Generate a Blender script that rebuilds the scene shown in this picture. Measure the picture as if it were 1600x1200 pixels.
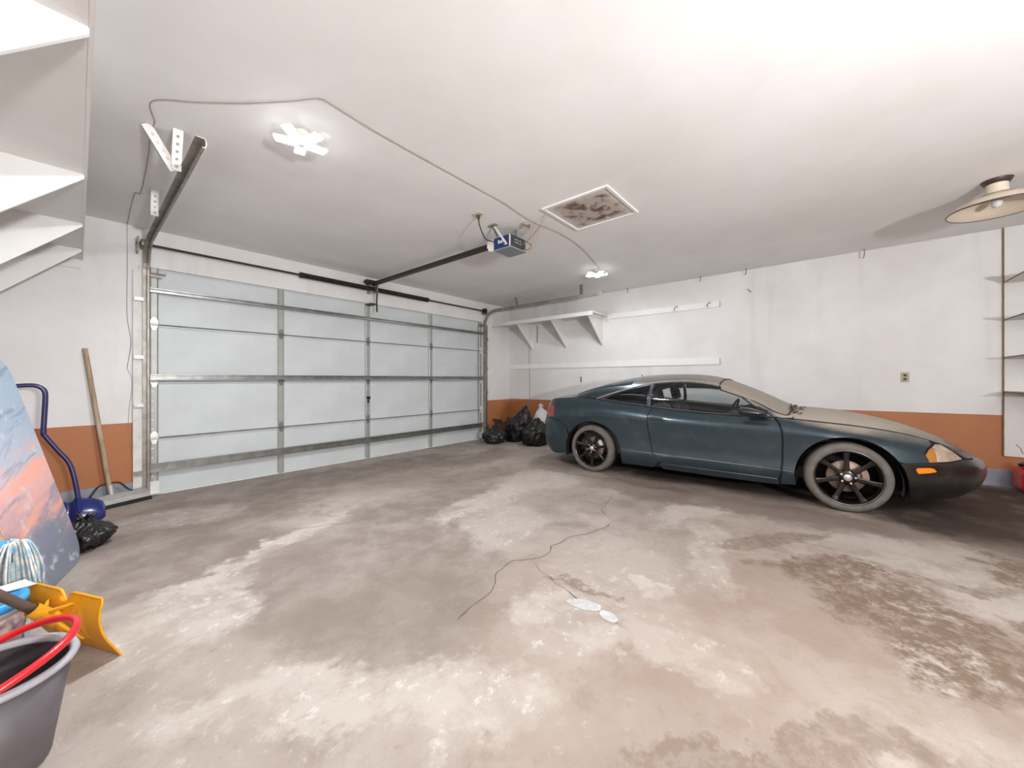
import bpy, bmesh, math, random
from mathutils import Vector, Matrix, noise
from mathutils.geometry import delaunay_2d_cdt
random.seed(7)
for o in list(bpy.data.objects): bpy.data.objects.remove(o, do_unlink=True)
SC = bpy.context.scene
COL = SC.collection
PI = math.pi
def R(d): return math.radians(d)

# ------------------------------------------------------------------ camera
CAM_H = 1.24
YAW = R(40.47)                       # angle between view axis and the +X wall direction
cd = bpy.data.cameras.new('camera')
cam = bpy.data.objects.new('camera', cd); COL.objects.link(cam)
cam.location = (0, 0, CAM_H)
cam.rotation_euler = (R(90), 0, YAW - R(90))
cd.sensor_fit = 'HORIZONTAL'; cd.sensor_width = 36.0
cd.lens = 580.0 / 1600.0 * 36.0
cd.shift_y = -7.7 / 1600.0
cd.clip_start = 0.02
SC.camera = cam

# ------------------------------------------------------------------ world, exposure
w = bpy.data.worlds.new('world'); SC.world = w; w.use_nodes = True
w.node_tree.nodes['Background'].inputs[0].default_value = (0.5, 0.55, 0.6, 1)
w.node_tree.nodes['Background'].inputs[1].default_value = 0.3
vs = SC.view_settings
vs.view_transform = 'Standard'; vs.look = 'None'; vs.gamma = 1.0; vs.use_curve_mapping = False
vs.exposure = 1.15
LED_STRENGTH = 345.0
BOUNCE_W = 122.0                     # added fill light behind the viewpoint, aimed at the ceiling
BOUNCE_COLOR = (0.97, .985, 1.0)
LED_COLOR = (0.93, 0.975, 1.0)

# ------------------------------------------------------------------ room dimensions
YD = 5.47        # inner face of the garage-door wall
XW = 6.32        # inner face of the right wall
XL = -0.62       # inner face of the left wall
YB = -3.20       # wall behind the camera
ZC = 2.825       # ceiling
SL = 0.01625     # floor falls towards the door
def fz(y): return SL * (YD - y)

# ------------------------------------------------------------------ materials
def lin(c):
    def f(v):
        v /= 255.0
        return v / 12.92 if v <= 0.04045 else ((v + 0.055) / 1.055) ** 2.4
    return tuple(f(v) for v in c)
class NT:
    def __init__(s, name):
        s.m = bpy.data.materials.new(name); s.m.use_nodes = True
        s.t = s.m.node_tree; s.n = s.t.nodes
        s.b = s.n['Principled BSDF']; s.out = s.n['Material Output']
        s._tc = None
    def new(s, typ, **kw):
        n = s.n.new(typ)
        for k, v in kw.items():
            if k == 'ins':
                for i, val in v.items(): s.setin(n, i, val)
            else: setattr(n, k, v)
        return n
    def setin(s, n, i, val):
        if hasattr(val, 'is_linked') or isinstance(val, bpy.types.NodeSocket): s.t.links.new(val, n.inputs[i])
        else: n.inputs[i].default_value = val
    def obj(s):
        if not s._tc: s._tc = s.new('ShaderNodeTexCoord')
        return s._tc.outputs['Object']
    def noise(s, scale, detail=4, rough=.55, vec=None, dist=0):
        n = s.new('ShaderNodeTexNoise'); s.setin(n, 'Vector', vec or s.obj())
        n.inputs['Scale'].default_value = scale; n.inputs['Detail'].default_value = detail
        n.inputs['Roughness'].default_value = rough; n.inputs['Distortion'].default_value = dist
        return n.outputs['Fac']
    def mapping(s, loc=(0, 0, 0), rot=(0, 0, 0), sc=(1, 1, 1), vec=None, typ='POINT'):
        n = s.new('ShaderNodeMapping', vector_type=typ)
        s.setin(n, 'Vector', vec or s.obj()); n.inputs['Location'].default_value = loc
        n.inputs['Rotation'].default_value = rot; n.inputs['Scale'].default_value = sc
        return n.outputs[0]
    def rng(s, val, a, b, c=0, d=1, smooth=True):
        n = s.new('ShaderNodeMapRange'); n.interpolation_type = 'SMOOTHSTEP' if smooth else 'LINEAR'
        s.setin(n, 0, val)
        for i, x in zip((1, 2, 3, 4), (a, b, c, d)): s.setin(n, i, x)
        return n.outputs[0]
    def math(s, op, a, b=0.0, clamp=False):
        n = s.new('ShaderNodeMath', operation=op, use_clamp=clamp); s.setin(n, 0, a); s.setin(n, 1, b); return n.outputs[0]
    def mix(s, fac, a, b):
        n = s.new('ShaderNodeMix', data_type='RGBA'); s.setin(n, 0, fac)
        for i, v in ((6, a), (7, b)):
            if isinstance(v, tuple) and len(v) == 3: v = v + (1,)
            s.setin(n, i, v)
        return n.outputs[2]
    def ramp(s, val, stops):
        n = s.new('ShaderNodeValToRGB'); s.setin(n, 0, val); e = n.color_ramp.elements
        while len(e) < len(stops): e.new(0.5)
        for el, (p, c) in zip(e, stops): el.position = p; el.color = tuple(c) + (1,)
        return n.outputs[0]
    def base(s, v):
        if isinstance(v, tuple) and len(v) == 3: v = v + (1,)
        s.setin(s.b, 'Base Color', v)
    def set(s, **kw):
        for k, v in kw.items(): s.setin(s.b, k.replace('_', ' '), v)
    def bump(s, h, strength=.2, dist=.01):
        n = s.new('ShaderNodeBump'); n.inputs['Strength'].default_value = strength; n.inputs['Distance'].default_value = dist
        s.setin(n, 'Height', h); s.t.links.new(n.outputs[0], s.b.inputs['Normal'])
    def sep(s, vec=None):
        n = s.new('ShaderNodeSeparateXYZ'); s.setin(n, 0, vec or s.obj()); return n.outputs

def simple(name, rgb, rough=.5, metal=0.0, var=.12, scale=18, bump=0.0, spec=.5, rgb2=None, coat=0):
    t = NT(name); c = lin(rgb)
    c2 = lin(rgb2) if rgb2 else tuple(x * (1 - var) for x in c)
    f = t.rng(t.noise(scale, 5), .35, .65)
    t.base(t.mix(f, c, c2)); t.set(Roughness=rough, Metallic=metal)
    t.b.inputs['Specular IOR Level'].default_value = spec
    if coat: t.b.inputs['Coat Weight'].default_value = coat
    if bump: t.bump(t.noise(scale * 6, 3), bump)
    return t.m

M = {}
# white painted wall with a terracotta dado whose edge rises a little with the floor
def wall_mat(name, z0, zs_):
    t = NT(name); s = t.sep()
    top = t.math('ADD', t.math('MULTIPLY', s[1], zs_), z0)
    d = t.math('SUBTRACT', s[2], top)
    f = t.rng(d, -.0015, .0015)
    white = t.mix(t.rng(t.noise(1.3, 5, .6), .3, .75), lin((228, 226, 225)), lin((216, 212, 210)))
    stud = t.noise(1.0, 3, .6, t.mapping(sc=(2.6, 2.6, .25)))
    white = t.mix(t.rng(stud, .55, .75, 0, .45), white, lin((196, 192, 190)))
    scuff = t.noise(3.0, 6, .7, t.mapping(sc=(1, 1, 3)))
    white = t.mix(t.rng(scuff, .66, .74, 0, .35), white, lin((176, 168, 162)))
    org = t.mix(t.noise(2.0, 4), lin((182, 120, 78)), lin((166, 102, 60)))
    t.base(t.mix(f, org, white)); t.set(Roughness=.6)
    t.bump(t.noise(60, 3), .06)
    return t.m
M['wall_front'] = wall_mat('painted_wall_front', .79, 0.0)
M['wall_side'] = wall_mat('painted_wall_side', .80 + .0088 * YD, -.0088)
t = NT('ceiling_paint')
t.base(t.mix(t.rng(t.noise(.7, 5, .6), .3, .7), lin((240, 238, 237)), lin((229, 226, 224)))); t.set(Roughness=.7)
t.bump(t.noise(45, 3), .05); M['ceiling'] = t.m

# concrete floor: base tone, damp patches, pale efflorescence, reddish film
def floor_mat():
    t = NT('stained_concrete')
    dn = t.new('ShaderNodeTexNoise'); t.setin(dn, 'Vector', t.obj()); dn.inputs['Scale'].default_value = 1.6; dn.inputs['Detail'].default_value = 6; dn.inputs['Roughness'].default_value = .70
    off = t.new('ShaderNodeVectorMath', operation='SUBTRACT'); t.setin(off, 0, dn.outputs['Color']); off.inputs[1].default_value = (.5, .5, .5)
    sc = t.new('ShaderNodeVectorMath', operation='SCALE'); t.setin(sc, 0, off.outputs[0]); sc.inputs['Scale'].default_value = .95
    wv = t.new('ShaderNodeVectorMath', operation='ADD'); t.setin(wv, 0, t.obj()); t.setin(wv, 1, sc.outputs[0])
    warped = wv.outputs[0]
    flat = t.new('ShaderNodeVectorMath', operation='MULTIPLY'); t.setin(flat, 0, warped); flat.inputs[1].default_value = (1, 1, 0)
    warped = flat.outputs[0]
    def blobs(lst, edge=.25):
        acc = None
        for (x, y, rx, ry, a, k) in lst:
            mp = t.mapping((x, y, 0), (0, 0, R(a)), (rx * 1.25, ry * 1.25, 1), warped, 'TEXTURE')
            g = t.new('ShaderNodeTexGradient', gradient_type='SPHERICAL'); t.setin(g, 0, mp)
            v = t.rng(g.outputs['Fac'], .02, edge, 0, k)
            acc = v if acc is None else t.math('MAXIMUM', acc, v)
        return acc
    n1 = t.noise(.9, 8, .62, dist=.4); n2 = t.noise(4.0, 8, .66, dist=.3); n3 = t.noise(14, 8, .7); nf = t.noise(70, 5, .7)
    c = t.ramp(n1, [(.30, lin((140, 128, 119))), (.48, lin((157, 145, 136))), (.62, lin((170, 159, 150))), (.75, lin((180, 170, 162)))])
    c = t.mix(t.rng(n2, .46, .68, 0, .6), c, lin((128, 114, 104)))
    c = t.mix(t.rng(n3, .55, .75, 0, .45), c, lin((126, 110, 99)))
    c = t.mix(t.rng(t.noise(22, 8, .72, dist=.6), .58, .66, 0, .40), c, lin((192, 184, 177)))
    # broad grey-brown worn zones
    grey = blobs([(.9, 4.3, 1.0, .7, 10, .8), (2.6, 4.7, 1.8, .5, -5, .85), (4.1, 4.3, .9, .55, 0, .7), (1.2, 2.2, .75, .9, 30, .75),
                  (.55, 3.2, .6, .5, 0, .7), (1.9, 2.7, .8, .6, 20, .7), (3.1, 3.2, .7, .4, 0, .6), (2.4, 1.9, .5, .4, 0, .45), (1.1, 1.5, .4, .3, 0, .5), (3.6, 1.3, .5, .25, -40, .55)], .5)
    c = t.mix(t.math('MULTIPLY', grey, t.rng(n2, .25, .6, .35, 1)), c, lin((120, 108, 99)))
    # pinkish film towards the near right
    pink = blobs([(1.9, .3, .9, .6, -30, .95), (2.4, -.1, .6, .8, 20, .95), (1.9, 1.0, .6, .5, 0, .7), (1.2, .7, .5, .5, 0, .6), (3.2, .5, .6, .4, 0, .45), (1.3, 1.1, .3, .4, 0, .4)], .6)
    c = t.mix(t.math('MULTIPLY', pink, t.rng(n2, .3, .65, .4, .8)), c, lin((148, 128, 116)))
    # pale efflorescence
    pale = blobs([(2.6, 2.55, .75, .22, 8, .8), (2.25, 2.0, .5, .28, 20, .6), (.45, 2.75, .30, .22, 0, .9), (.32, 2.35, .28, .30, 0, .85), (1.0, 3.1, .7, .10, 25, .9), (.55, 4.35, .5, .30, -20, .6),
                  (2.05, .95, .55, .4, 30, .45), (1.5, .95, .2, .3, 0, .75), (2.75, .6, .55, .16, 10, .6), (.55, 1.5, .5, .18, -45, .8), (.9, 1.0, .3, .25, -45, .85), (3.45, 2.6, .5, .45, 0, .6),
                  (3.55, .95, .6, .18, -10, .6), (2.25, -.35, .20, .14, -35, .7), (2.9, -.3, .3, .14, 20, .6), (4.35, 4.6, .35, .2, 0, .55), (1.65, .55, .18, .28, 0, .6), (2.117, .688, .09, .13, 0, .9)], .45)
    c = t.mix(t.math('MULTIPLY', pale, t.rng(n2, .35, .58, .25, 1)), c, lin((184, 175, 167)))
    c = t.mix(t.math('MULTIPLY', pale, t.rng(n3, .56, .64, 0, .8)), c, lin((202, 196, 190)))
    # dark damp tongues
    damp = blobs([(2.93, -.06, .34, .17, -55, .95), (2.62, -.30, .30, .20, -55, .95), (2.38, -.52, .34, .24, -50, .95), (2.95, -.42, .5, .09, -45, .7), (2.62, -.75, .4, .16, -50, .8),
                  (3.25, .30, .5, .08, -35, .65), (3.60, -.93, .28, .14, -10, .9), (4.15, 1.55, .55, .10, 85, .6), (1.15, .30, .24, .10, -45, .6), (1.55, -.05, .3, .10, -40, .55), (1.79, 1.0, .20, .05, -75, .75)], .3)
    flake = t.rng(t.math('ADD', t.math('MULTIPLY', n3, .7), t.math('MULTIPLY', t.noise(45, 6, .7), .3)), .44, .60, 1, .25)
    c = t.mix(t.math('MULTIPLY', damp, flake), c, lin((116, 96, 80)))
    floor_dark = blobs([(3.95, .75, .30, 1.5, 2, .75), (4.3, -1.2, .9, .45, 0, .85), (5.0, 1.0, .9, 2.0, 0, .8)], .5)  # oil stain ahead of the car; floor also darker under and beside it
    c = t.mix(t.math('MULTIPLY', floor_dark, t.rng(n1, .3, .6, .6, 1)), c, lin((104, 88, 78)))
    floor_dark2 = blobs([(4.75, -.75, .75, .55, 10, 1), (5.5, -1.2, 1.0, .5, 0, 1), (4.15, -1.25, .55, .20, 10, .8), (5.0, 1.2, .65, 1.7, 0, .9)], .5)  # second, darker layer under the car and around its nose
    c = t.mix(t.math('MULTIPLY', floor_dark2, t.rng(n2, .3, .55, .7, 1)), c, lin((62, 50, 43)))
    c = t.mix(t.rng(nf, .60, .78, 0, .42), c, lin((92, 80, 72)))
    t.base(c)
    t.set(Roughness=t.rng(damp, 0, 1, .72, .42))
    t.bump(t.math('ADD', n3, t.math('MULTIPLY', nf, .5)), .35, .006)
    return t.m
M['floor'] = floor_mat()
M['base'] = simple('grey_baseboard_paint', (152, 155, 166), .6, var=.18, scale=5)
M['shelf'] = simple('white_shelf_paint', (224, 221, 218), .55, var=.05, scale=3)
M['rail_paint'] = simple('white_rail_paint', (238, 236, 234), .5, var=.04, scale=3)
M['shelf_end'] = simple('dusty_board_edge', (150, 128, 100), .8, var=.3)
M['door_panel'] = simple('door_sheet_white', (202, 206, 207), .45, var=.08, scale=2.2)
M['door_panel_top'] = M['door_panel']
M['stile'] = simple('door_stile_galvanised', (166, 166, 162), .45, .35, var=.12, scale=9)
M['lip'] = simple('door_lip_grey', (132, 130, 126), .6, .2, var=.35, scale=7)  # darker grey of uneven tone for section lips and inner hinges
M['galv'] = simple('galvanised_steel', (150, 150, 146), .36, .75, var=.25, scale=12)
M['galv_dark'] = simple('aged_steel', (156, 148, 138), .42, .4, var=.3, scale=10)
M['hinge'] = simple('zinc_hinge', (226, 226, 222), .4, .3, var=.1)
M['track_paint'] = simple('track_flange_white', (224, 220, 214), .5, var=.15, scale=9)
M['spring'] = simple('dark_spring', (58, 46, 44), .5, .5, var=.2, scale=30)
M['rail'] = simple('opener_rail_dark', (62, 57, 54), .5, .5, var=.2)
M['black'] = simple('black_plastic', (24, 23, 24), .45)
M['rubber_black'] = simple('black_rubber', (14, 12, 11), .7)
M['wire'] = simple('grey_cable', (158, 148, 138), .6)
M['wire_dark'] = simple('dark_cable', (60, 54, 48), .6)
M['bell'] = simple('pale_bell_wire', (178, 150, 132), .6)
M['op_blue'] = simple('opener_blue', (26, 52, 108), .4, var=.15)
M['op_dark'] = simple('opener_dark_grey', (64, 64, 62), .5, var=.3, scale=25)
M['op_grey'] = simple('opener_grey_base', (134, 142, 152), .5)
M['white_plastic'] = simple('white_plastic', (226, 222, 214), .4)
M['cream'] = simple('cream_plate', (206, 198, 158), .5)
M['beige_outlet'] = simple('beige_plate', (178, 166, 140), .5)
M['dark_slot'] = simple('dark_slot', (70, 56, 38), .6)
M['ink_white'] = simple('white_print', (226, 228, 236), .5)
t = NT('led_diffuser'); t.base((.9, .92, .95)); t.setin(t.b, 'Emission Color', LED_COLOR + (1,)); t.b.inputs['Emission Strength'].default_value = LED_STRENGTH
M['led'] = t.m
M['led_dim'] = t.m.copy(); M['led_dim'].name = 'led_diffuser_dim'; M['led_dim'].node_tree.nodes['Principled BSDF'].inputs['Emission Strength'].default_value = LED_STRENGTH * .33
t = NT('led_edge'); t.base((.9, .92, .95)); t.setin(t.b, 'Emission Color', LED_COLOR + (1,)); t.b.inputs['Emission Strength'].default_value = 9
M['led_edge'] = t.m
# attic hatch with mould
t = NT('mouldy_hatch'); sx = t.sep()
e1 = t.rng(t.math('ABSOLUTE', sx[0]), .30, .20); e2 = t.rng(t.math('ABSOLUTE', sx[1]), .30, .20)
nn = t.noise(7.5, 4, .6, dist=.4); mk = t.math('MULTIPLY', e1, e2)
cc = t.mix(t.math('MULTIPLY', mk, .62), lin((214, 208, 203)), lin((168, 150, 138)))
cc = t.mix(t.math('MULTIPLY', mk, t.rng(nn, .44, .60)), cc, lin((104, 84, 72)))
t.base(cc); t.set(Roughness=.75); M['hatch'] = t.m
M['lamp_enamel'] = simple('cream_enamel', (226, 212, 192), .35, var=.06, scale=6)
M['lamp_metal'] = simple('lamp_canopy_metal', (92, 84, 74), .4, .6)
# wood handle
t = NT('weathered_wood'); g = t.noise(6, 6, .6, t.mapping(sc=(6, 6, .6)))
t.base(t.ramp(g, [(.3, lin((140, 114, 92))), (.6, lin((184, 160, 134))), (.8, lin((200, 180, 156)))])); t.set(Roughness=.65); M['wood'] = t.m
M['brown_handle'] = simple('brown_tube', (98, 78, 66), .5, var=.3, scale=12)
M['blue_tube'] = simple('navy_enamel_tube', (46, 40, 92), .3, var=.2, scale=10, coat=.4)
M['blue_plastic'] = simple('navy_plastic', (22, 38, 108), .25, var=.15, scale=8, coat=.5)
M['yellow'] = simple('yellow_plastic', (232, 160, 22), .42, var=.10, scale=9)
M['red'] = simple('red_plastic', (206, 24, 34), .3, coat=.3)
M['bucket'] = simple('grey_bucket', (92, 86, 90), .45, var=.08)
M['bucket_in'] = simple('dark_bucket_inside', (44, 38, 42), .6)
M['bucket_lip'] = simple('light_bucket_rim', (170, 168, 176), .4)
M['lid_blue'] = simple('sky_blue_lid', (58, 158, 222), .35)
M['tub'] = simple('white_tub', (222, 226, 224), .4)
M['tub_label'] = simple('printed_tub_label', (140, 124, 136), .5, rgb2=(226, 204, 200), scale=28)
M['rope'] = simple('white_cord', (216, 214, 206), .7, rgb2=(150, 178, 190), scale=30)
M['paper'] = simple('white_paper', (226, 222, 228), .6)
M['ferrule'] = simple('pale_ferrule', (196, 190, 184), .45, .3)
M['blade_grey'] = simple('grey_blade', (176, 172, 168), .5, .2, var=.12)
# sunset print
t = NT('sunset_print'); s = t.sep()
tilt = t.math('ADD', s[2], t.math('MULTIPLY', s[1], .28))
cb_ = t.new('ShaderNodeCombineXYZ'); t.setin(cb_, 0, t.math('MULTIPLY', s[1], 1.6)); t.setin(cb_, 1, t.math('MULTIPLY', tilt, 11.0))
bands = t.noise(1.0, 6, .6, cb_.outputs[0], .5)
puffs = t.noise(9, 6, .62, t.mapping(sc=(1, 1, 1.3)), .3)
h = t.math('ADD', s[2], t.math('MULTIPLY', t.math('SUBTRACT', puffs, .5), .30))
sky = t.ramp(h, [(.0, lin((118, 122, 134))), (.30, lin((128, 132, 148))), (.45, lin((200, 160, 162))), (.62, lin((226, 180, 176))), (.76, lin((182, 186, 198))), (1.0, lin((160, 176, 196)))])
pm = t.math('MULTIPLY', t.rng(bands, .50, .60), t.math('MULTIPLY', t.rng(s[2], .12, .40), t.rng(s[2], .92, .72)))
sky = t.mix(t.math('MULTIPLY', pm, .75), sky, lin((246, 166, 142)))
sky = t.mix(t.math('MULTIPLY', t.rng(bands, .46, .38), .6), sky, lin((120, 124, 146)))
sky = t.mix(t.rng(puffs, .57, .68, 0, .6), sky, lin((204, 208, 216)))
t.base(sky); t.set(Roughness=.45); M['sunset'] = t.m
M['pad_edge'] = simple('grey_pad_edge', (176, 176, 182), .5)
# black bin bag
t = NT('black_bin_bag'); t.base(t.mix(t.noise(5, 4), lin((34, 30, 30)), lin((20, 18, 19)))); t.set(Roughness=.28)
t.bump(t.noise(16, 4, .6, dist=.8), .5, .02); M['bag'] = t.m
t = NT('white_bag'); t.base(t.mix(t.noise(9, 4), lin((232, 230, 228)), lin((206, 206, 210)))); t.set(Roughness=.4)
t.bump(t.noise(14, 4, .6, dist=.5), .4, .02); M['bag_white'] = t.m
M['cardboard'] = simple('brown_cardboard', (92, 66, 52), .8)
# car paint with settled dust on upward faces
def paint(name, rgb, dust=(176, 165, 150), amount=.92):
    t = NT(name); gn = t.new('ShaderNodeNewGeometry'); z = t.sep(gn.outputs['Normal'])[2]
    n = t.noise(5, 6, .6); fine = t.noise(60, 4, .7)
    d = t.rng(t.math('ADD', z, t.math('MULTIPLY', t.math('SUBTRACT', n, .5), .20)), .72, .99, 0, amount)
    d = t.math('MULTIPLY', d, t.rng(t.sep()[0], .3, 2.0, .25, 1))          # more dust towards the hood
    d = t.math('MAXIMUM', d, t.rng(t.math('ADD', n, t.math('MULTIPLY', fine, .15)), .55, .9, .03, .12))
    t.base(t.mix(d, lin(rgb), lin(dust)))
    t.set(Metallic=t.rng(d, 0, 1, .6, 0), Roughness=t.rng(d, 0, 1, .30, .75))
    t.setin(t.b, 'Coat Weight', t.rng(d, 0, .6, .6, 0)); t.b.inputs['Coat Roughness'].default_value = .10
    return t.m
M['paint'] = paint('teal_car_paint', (38, 60, 71))
M['paint_dark'] = paint('dark_car_paint', (26, 28, 31), amount=.75)  # near-black version of the car paint for nose parts and mirrors
M['shell'] = simple('car_gap_black', (9, 9, 10), .8)
M['tyre'] = simple('dusty_tyre', (104, 98, 93), .8, var=.25, scale=14, bump=.1)
M['tread'] = simple('tyre_tread', (70, 66, 64), .85, var=.2, scale=20)
M['rim'] = simple('gunmetal_rim', (58, 53, 51), .24, .85, var=.2, scale=8)
M['rim_lip'] = simple('rim_lip', (92, 86, 82), .25, .85)
M['disc'] = simple('rusty_disc', (140, 120, 106), .5, .5, var=.25)
M['nut'] = simple('bright_nuts', (210, 206, 200), .3, .6)
M['trim'] = simple('dusty_window_trim', (186, 180, 174), .4, .3, var=.15)
M['belt'] = simple('belt_moulding', (74, 72, 74), .55)
M['lamp_red'] = simple('red_tail_lens', (172, 28, 30), .15, coat=.8, rgb2=(98, 14, 18), scale=6)
M['lamp_clear'] = simple('hazy_headlamp', (196, 178, 156), .25, coat=.6, rgb2=(150, 130, 108), scale=9)
M['amber'] = simple('amber_lens', (236, 132, 30), .25, coat=.5)
M['amber_dark'] = simple('amber_corner', (176, 112, 40), .25, coat=.5)
M['cabin'] = simple('dark_cabin', (58, 54, 58), .85)
M['seat'] = simple('charcoal_seat', (70, 66, 72), .9)
def glass(name, tint, refl=.08, dustc=None, dust=0.0):
    t = NT(name); t.n.remove(t.b)
    tr = t.new('ShaderNodeBsdfTransparent'); tr.inputs[0].default_value = tint + (1,)
    gl = t.new('ShaderNodeBsdfGlossy'); gl.inputs[0].default_value = (.9, .95, 1, 1); gl.inputs['Roughness'].default_value = .06
    lw = t.new('ShaderNodeFresnel'); lw.inputs[0].default_value = 1.45
    f = t.math('ADD', lw.outputs[0], refl, True)
    m1 = t.new('ShaderNodeMixShader'); t.setin(m1, 0, f); t.setin(m1, 1, tr.outputs[0]); t.setin(m1, 2, gl.outputs[0])
    res = m1
    if dust:
        df = t.new('ShaderNodeBsdfDiffuse'); df.inputs[0].default_value = lin(dustc) + (1,)
        m2 = t.new('ShaderNodeMixShader'); t.setin(m2, 0, t.rng(t.noise(6, 5), .2, .8, dust * .85, dust)); t.setin(m2, 1, m1.outputs[0]); t.setin(m2, 2, df.outputs[0]); res = m2
    t.t.links.new(res.outputs[0], t.out.inputs[0]); return t.m
M['glass'] = glass('tinted_side_glass', (.94, .99, 1.0), .0, (104, 100, 104), .03)
M['windshield'] = glass('dusty_windshield', (.5, .52, .5), .02, (164, 154, 138), .82)
M['hatch_glass'] = glass('tinted_hatch_glass', (.10, .13, .16), .10, (96, 102, 106), .30)

# ------------------------------------------------------------------ mesh helpers
def link(name, me, parent=None, mat=None, loc=None):
    o = bpy.data.objects.new(name, me); COL.objects.link(o)
    if parent: o.parent = parent
    if mat: me.materials.append(M[mat] if isinstance(mat, str) else mat)
    if loc: o.location = loc
    return o
def tag(o, label=None, cat=None, group=None, kind=None):
    if label: o['label'] = label
    if cat: o['category'] = cat
    if group: o['group'] = group
    if kind: o['kind'] = kind
    return o
def thing(name, label, cat, loc=(0, 0, 0), rz=0, group=None, rot=None):
    o = bpy.data.objects.new(name, None); COL.objects.link(o)
    o.location = loc; o.rotation_euler = rot or (0, 0, rz); o.empty_display_size = .1
    return tag(o, label, cat, group)
class MB:
    def __init__(s): s.v = []; s.f = []; s.sm = []
    def add(s, vs, fs, smooth=False):
        b = len(s.v); s.v += [tuple(p) for p in vs]
        for f in fs: s.f.append(tuple(b + i for i in f)); s.sm.append(smooth)
        return s
    def box(s, a, b, mtx=None):
        (x0, y0, z0), (x1, y1, z1) = a, b
        vs = [Vector(p) for p in ((x0, y0, z0), (x1, y0, z0), (x1, y1, z0), (x0, y1, z0), (x0, y0, z1), (x1, y0, z1), (x1, y1, z1), (x0, y1, z1))]
        if mtx: vs = [mtx @ p for p in vs]
        return s.add(vs, [(0, 3, 2, 1), (4, 5, 6, 7), (0, 1, 5, 4), (1, 2, 6, 5), (2, 3, 7, 6), (3, 0, 4, 7)])
    def prism(s, poly, d0, d1, axis='y', mtx=None):
        n = len(poly)
        def mk(p, d):
            q = {'x': (d, p[0], p[1]), 'y': (p[0], d, p[1]), 'z': (p[0], p[1], d)}[axis]
            q = Vector(q); return mtx @ q if mtx else q
        vs = [mk(p, d0) for p in poly] + [mk(p, d1) for p in poly]
        fs = [tuple(range(n)), tuple(range(2 * n - 1, n - 1, -1))] + [((i + 1) % n, i, n + i, n + (i + 1) % n) for i in range(n)]
        return s.add(vs, fs)
    def tube(s, pts, r, seg=8, cap=True):
        pts = [Vector(p) for p in pts]; n = len(pts); rs = r if isinstance(r, (list, tuple)) else [r] * n
        up = None; vs = []; fs = []
        for i, p in enumerate(pts):
            d = (pts[min(i + 1, n - 1)] - pts[max(i - 1, 0)])
            d = d.normalized() if d.length > 1e-9 else Vector((0, 0, 1))
            if up is None:
                up = d.orthogonal().normalized()
            up = (up - d * up.dot(d)); up = up.normalized() if up.length > 1e-6 else d.orthogonal().normalized()
            sd = d.cross(up)
            for k in range(seg):
                a = 2 * PI * k / seg; vs.append(p + (up * math.cos(a) + sd * math.sin(a)) * rs[i])
        for i in range(n - 1):
            for k in range(seg):
                k2 = (k + 1) % seg; fs.append((i * seg + k, i * seg + k2, (i + 1) * seg + k2, (i + 1) * seg + k))
        s.add(vs, fs, True)
        if cap:
            s.add(vs[:seg], [tuple(range(seg - 1, -1, -1))]); s.add(vs[-seg:], [tuple(range(seg))])
        return s
    def lathe(s, prof, seg=32, mtx=None, smooth=True):
        vs = []; fs = []; n = len(prof)
        for k in range(seg):
            a = 2 * PI * k / seg
            for (r, z) in prof:
                p = Vector((r * math.cos(a), r * math.sin(a), z)); vs.append(mtx @ p if mtx else p)
        for k in range(seg):
            k2 = (k + 1) % seg
            for i in range(n - 1): fs.append((k * n + i, k2 * n + i, k2 * n + i + 1, k * n + i + 1))
        return s.add(vs, fs, smooth)
    def mesh(s, name, merge=False):
        me = bpy.data.meshes.new(name); me.from_pydata(s.v, [], s.f); me.update()
        me.polygons.foreach_set('use_smooth', s.sm)
        bm = bmesh.new(); bm.from_mesh(me)
        if merge: bmesh.ops.remove_doubles(bm, verts=bm.verts, dist=1e-5)
        bmesh.ops.recalc_face_normals(bm, faces=bm.faces); bm.to_mesh(me); bm.free()
        return me
    def obj(s, name, mat, parent=None, bevel=0, loc=None, merge=False):
        o = link(name, s.mesh(name, merge or bevel > 0), parent, mat, loc)
        if bevel:
            b = o.modifiers.new('bevel', 'BEVEL'); b.width = bevel; b.segments = 2; b.limit_method = 'ANGLE'; b.angle_limit = R(40)
        return o
def catmull(pts, n=8):
    P = [Vector(p) for p in pts]; P = [P[0] * 2 - P[1]] + P + [P[-1] * 2 - P[-2]]; out = []
    for i in range(1, len(P) - 2):
        for k in range(n):
            t_ = k / n; a, b, c, d = P[i - 1:i + 3]
            out.append(.5 * ((2 * b) + (c - a) * t_ + (2 * a - 5 * b + 4 * c - d) * t_ * t_ + (3 * b - a - 3 * c + d) * t_ ** 3))
    out.append(P[-2]); return out
def box(name, a, b, mat, parent=None, bevel=0):
    return MB().box(a, b).obj(name, mat, parent, bevel)

# ------------------------------------------------------------------ the room
def struct(o, label=None, cat=None): return tag(o, label, cat, kind='structure')
fx0, fx1 = XL - .1, XW + .1
fl = MB(); nx, ny = 24, 28
vs_ = [(fx0 + (fx1 - fx0) * i / nx, YB - .1 + (YD + .2 - YB) * j / ny, 0) for j in range(ny + 1) for i in range(nx + 1)]
vs_ = [(x, y, fz(y)) for x, y, z in vs_]
fl.add(vs_, [(j * (nx + 1) + i, j * (nx + 1) + i + 1, (j + 1) * (nx + 1) + i + 1, (j + 1) * (nx + 1) + i) for j in range(ny) for i in range(nx)])
floor = struct(fl.obj('floor', 'floor'), 'stained bare concrete garage floor with pale and dark patches', 'floor')
struct(box('ceiling', (XL - .1, YB - .1, ZC), (XW + .1, YD + .1, ZC + .1), 'ceiling'), 'flat white painted garage ceiling', 'ceiling')
DX0, DX1, DZ = .50, 5.46, 2.425
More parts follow.
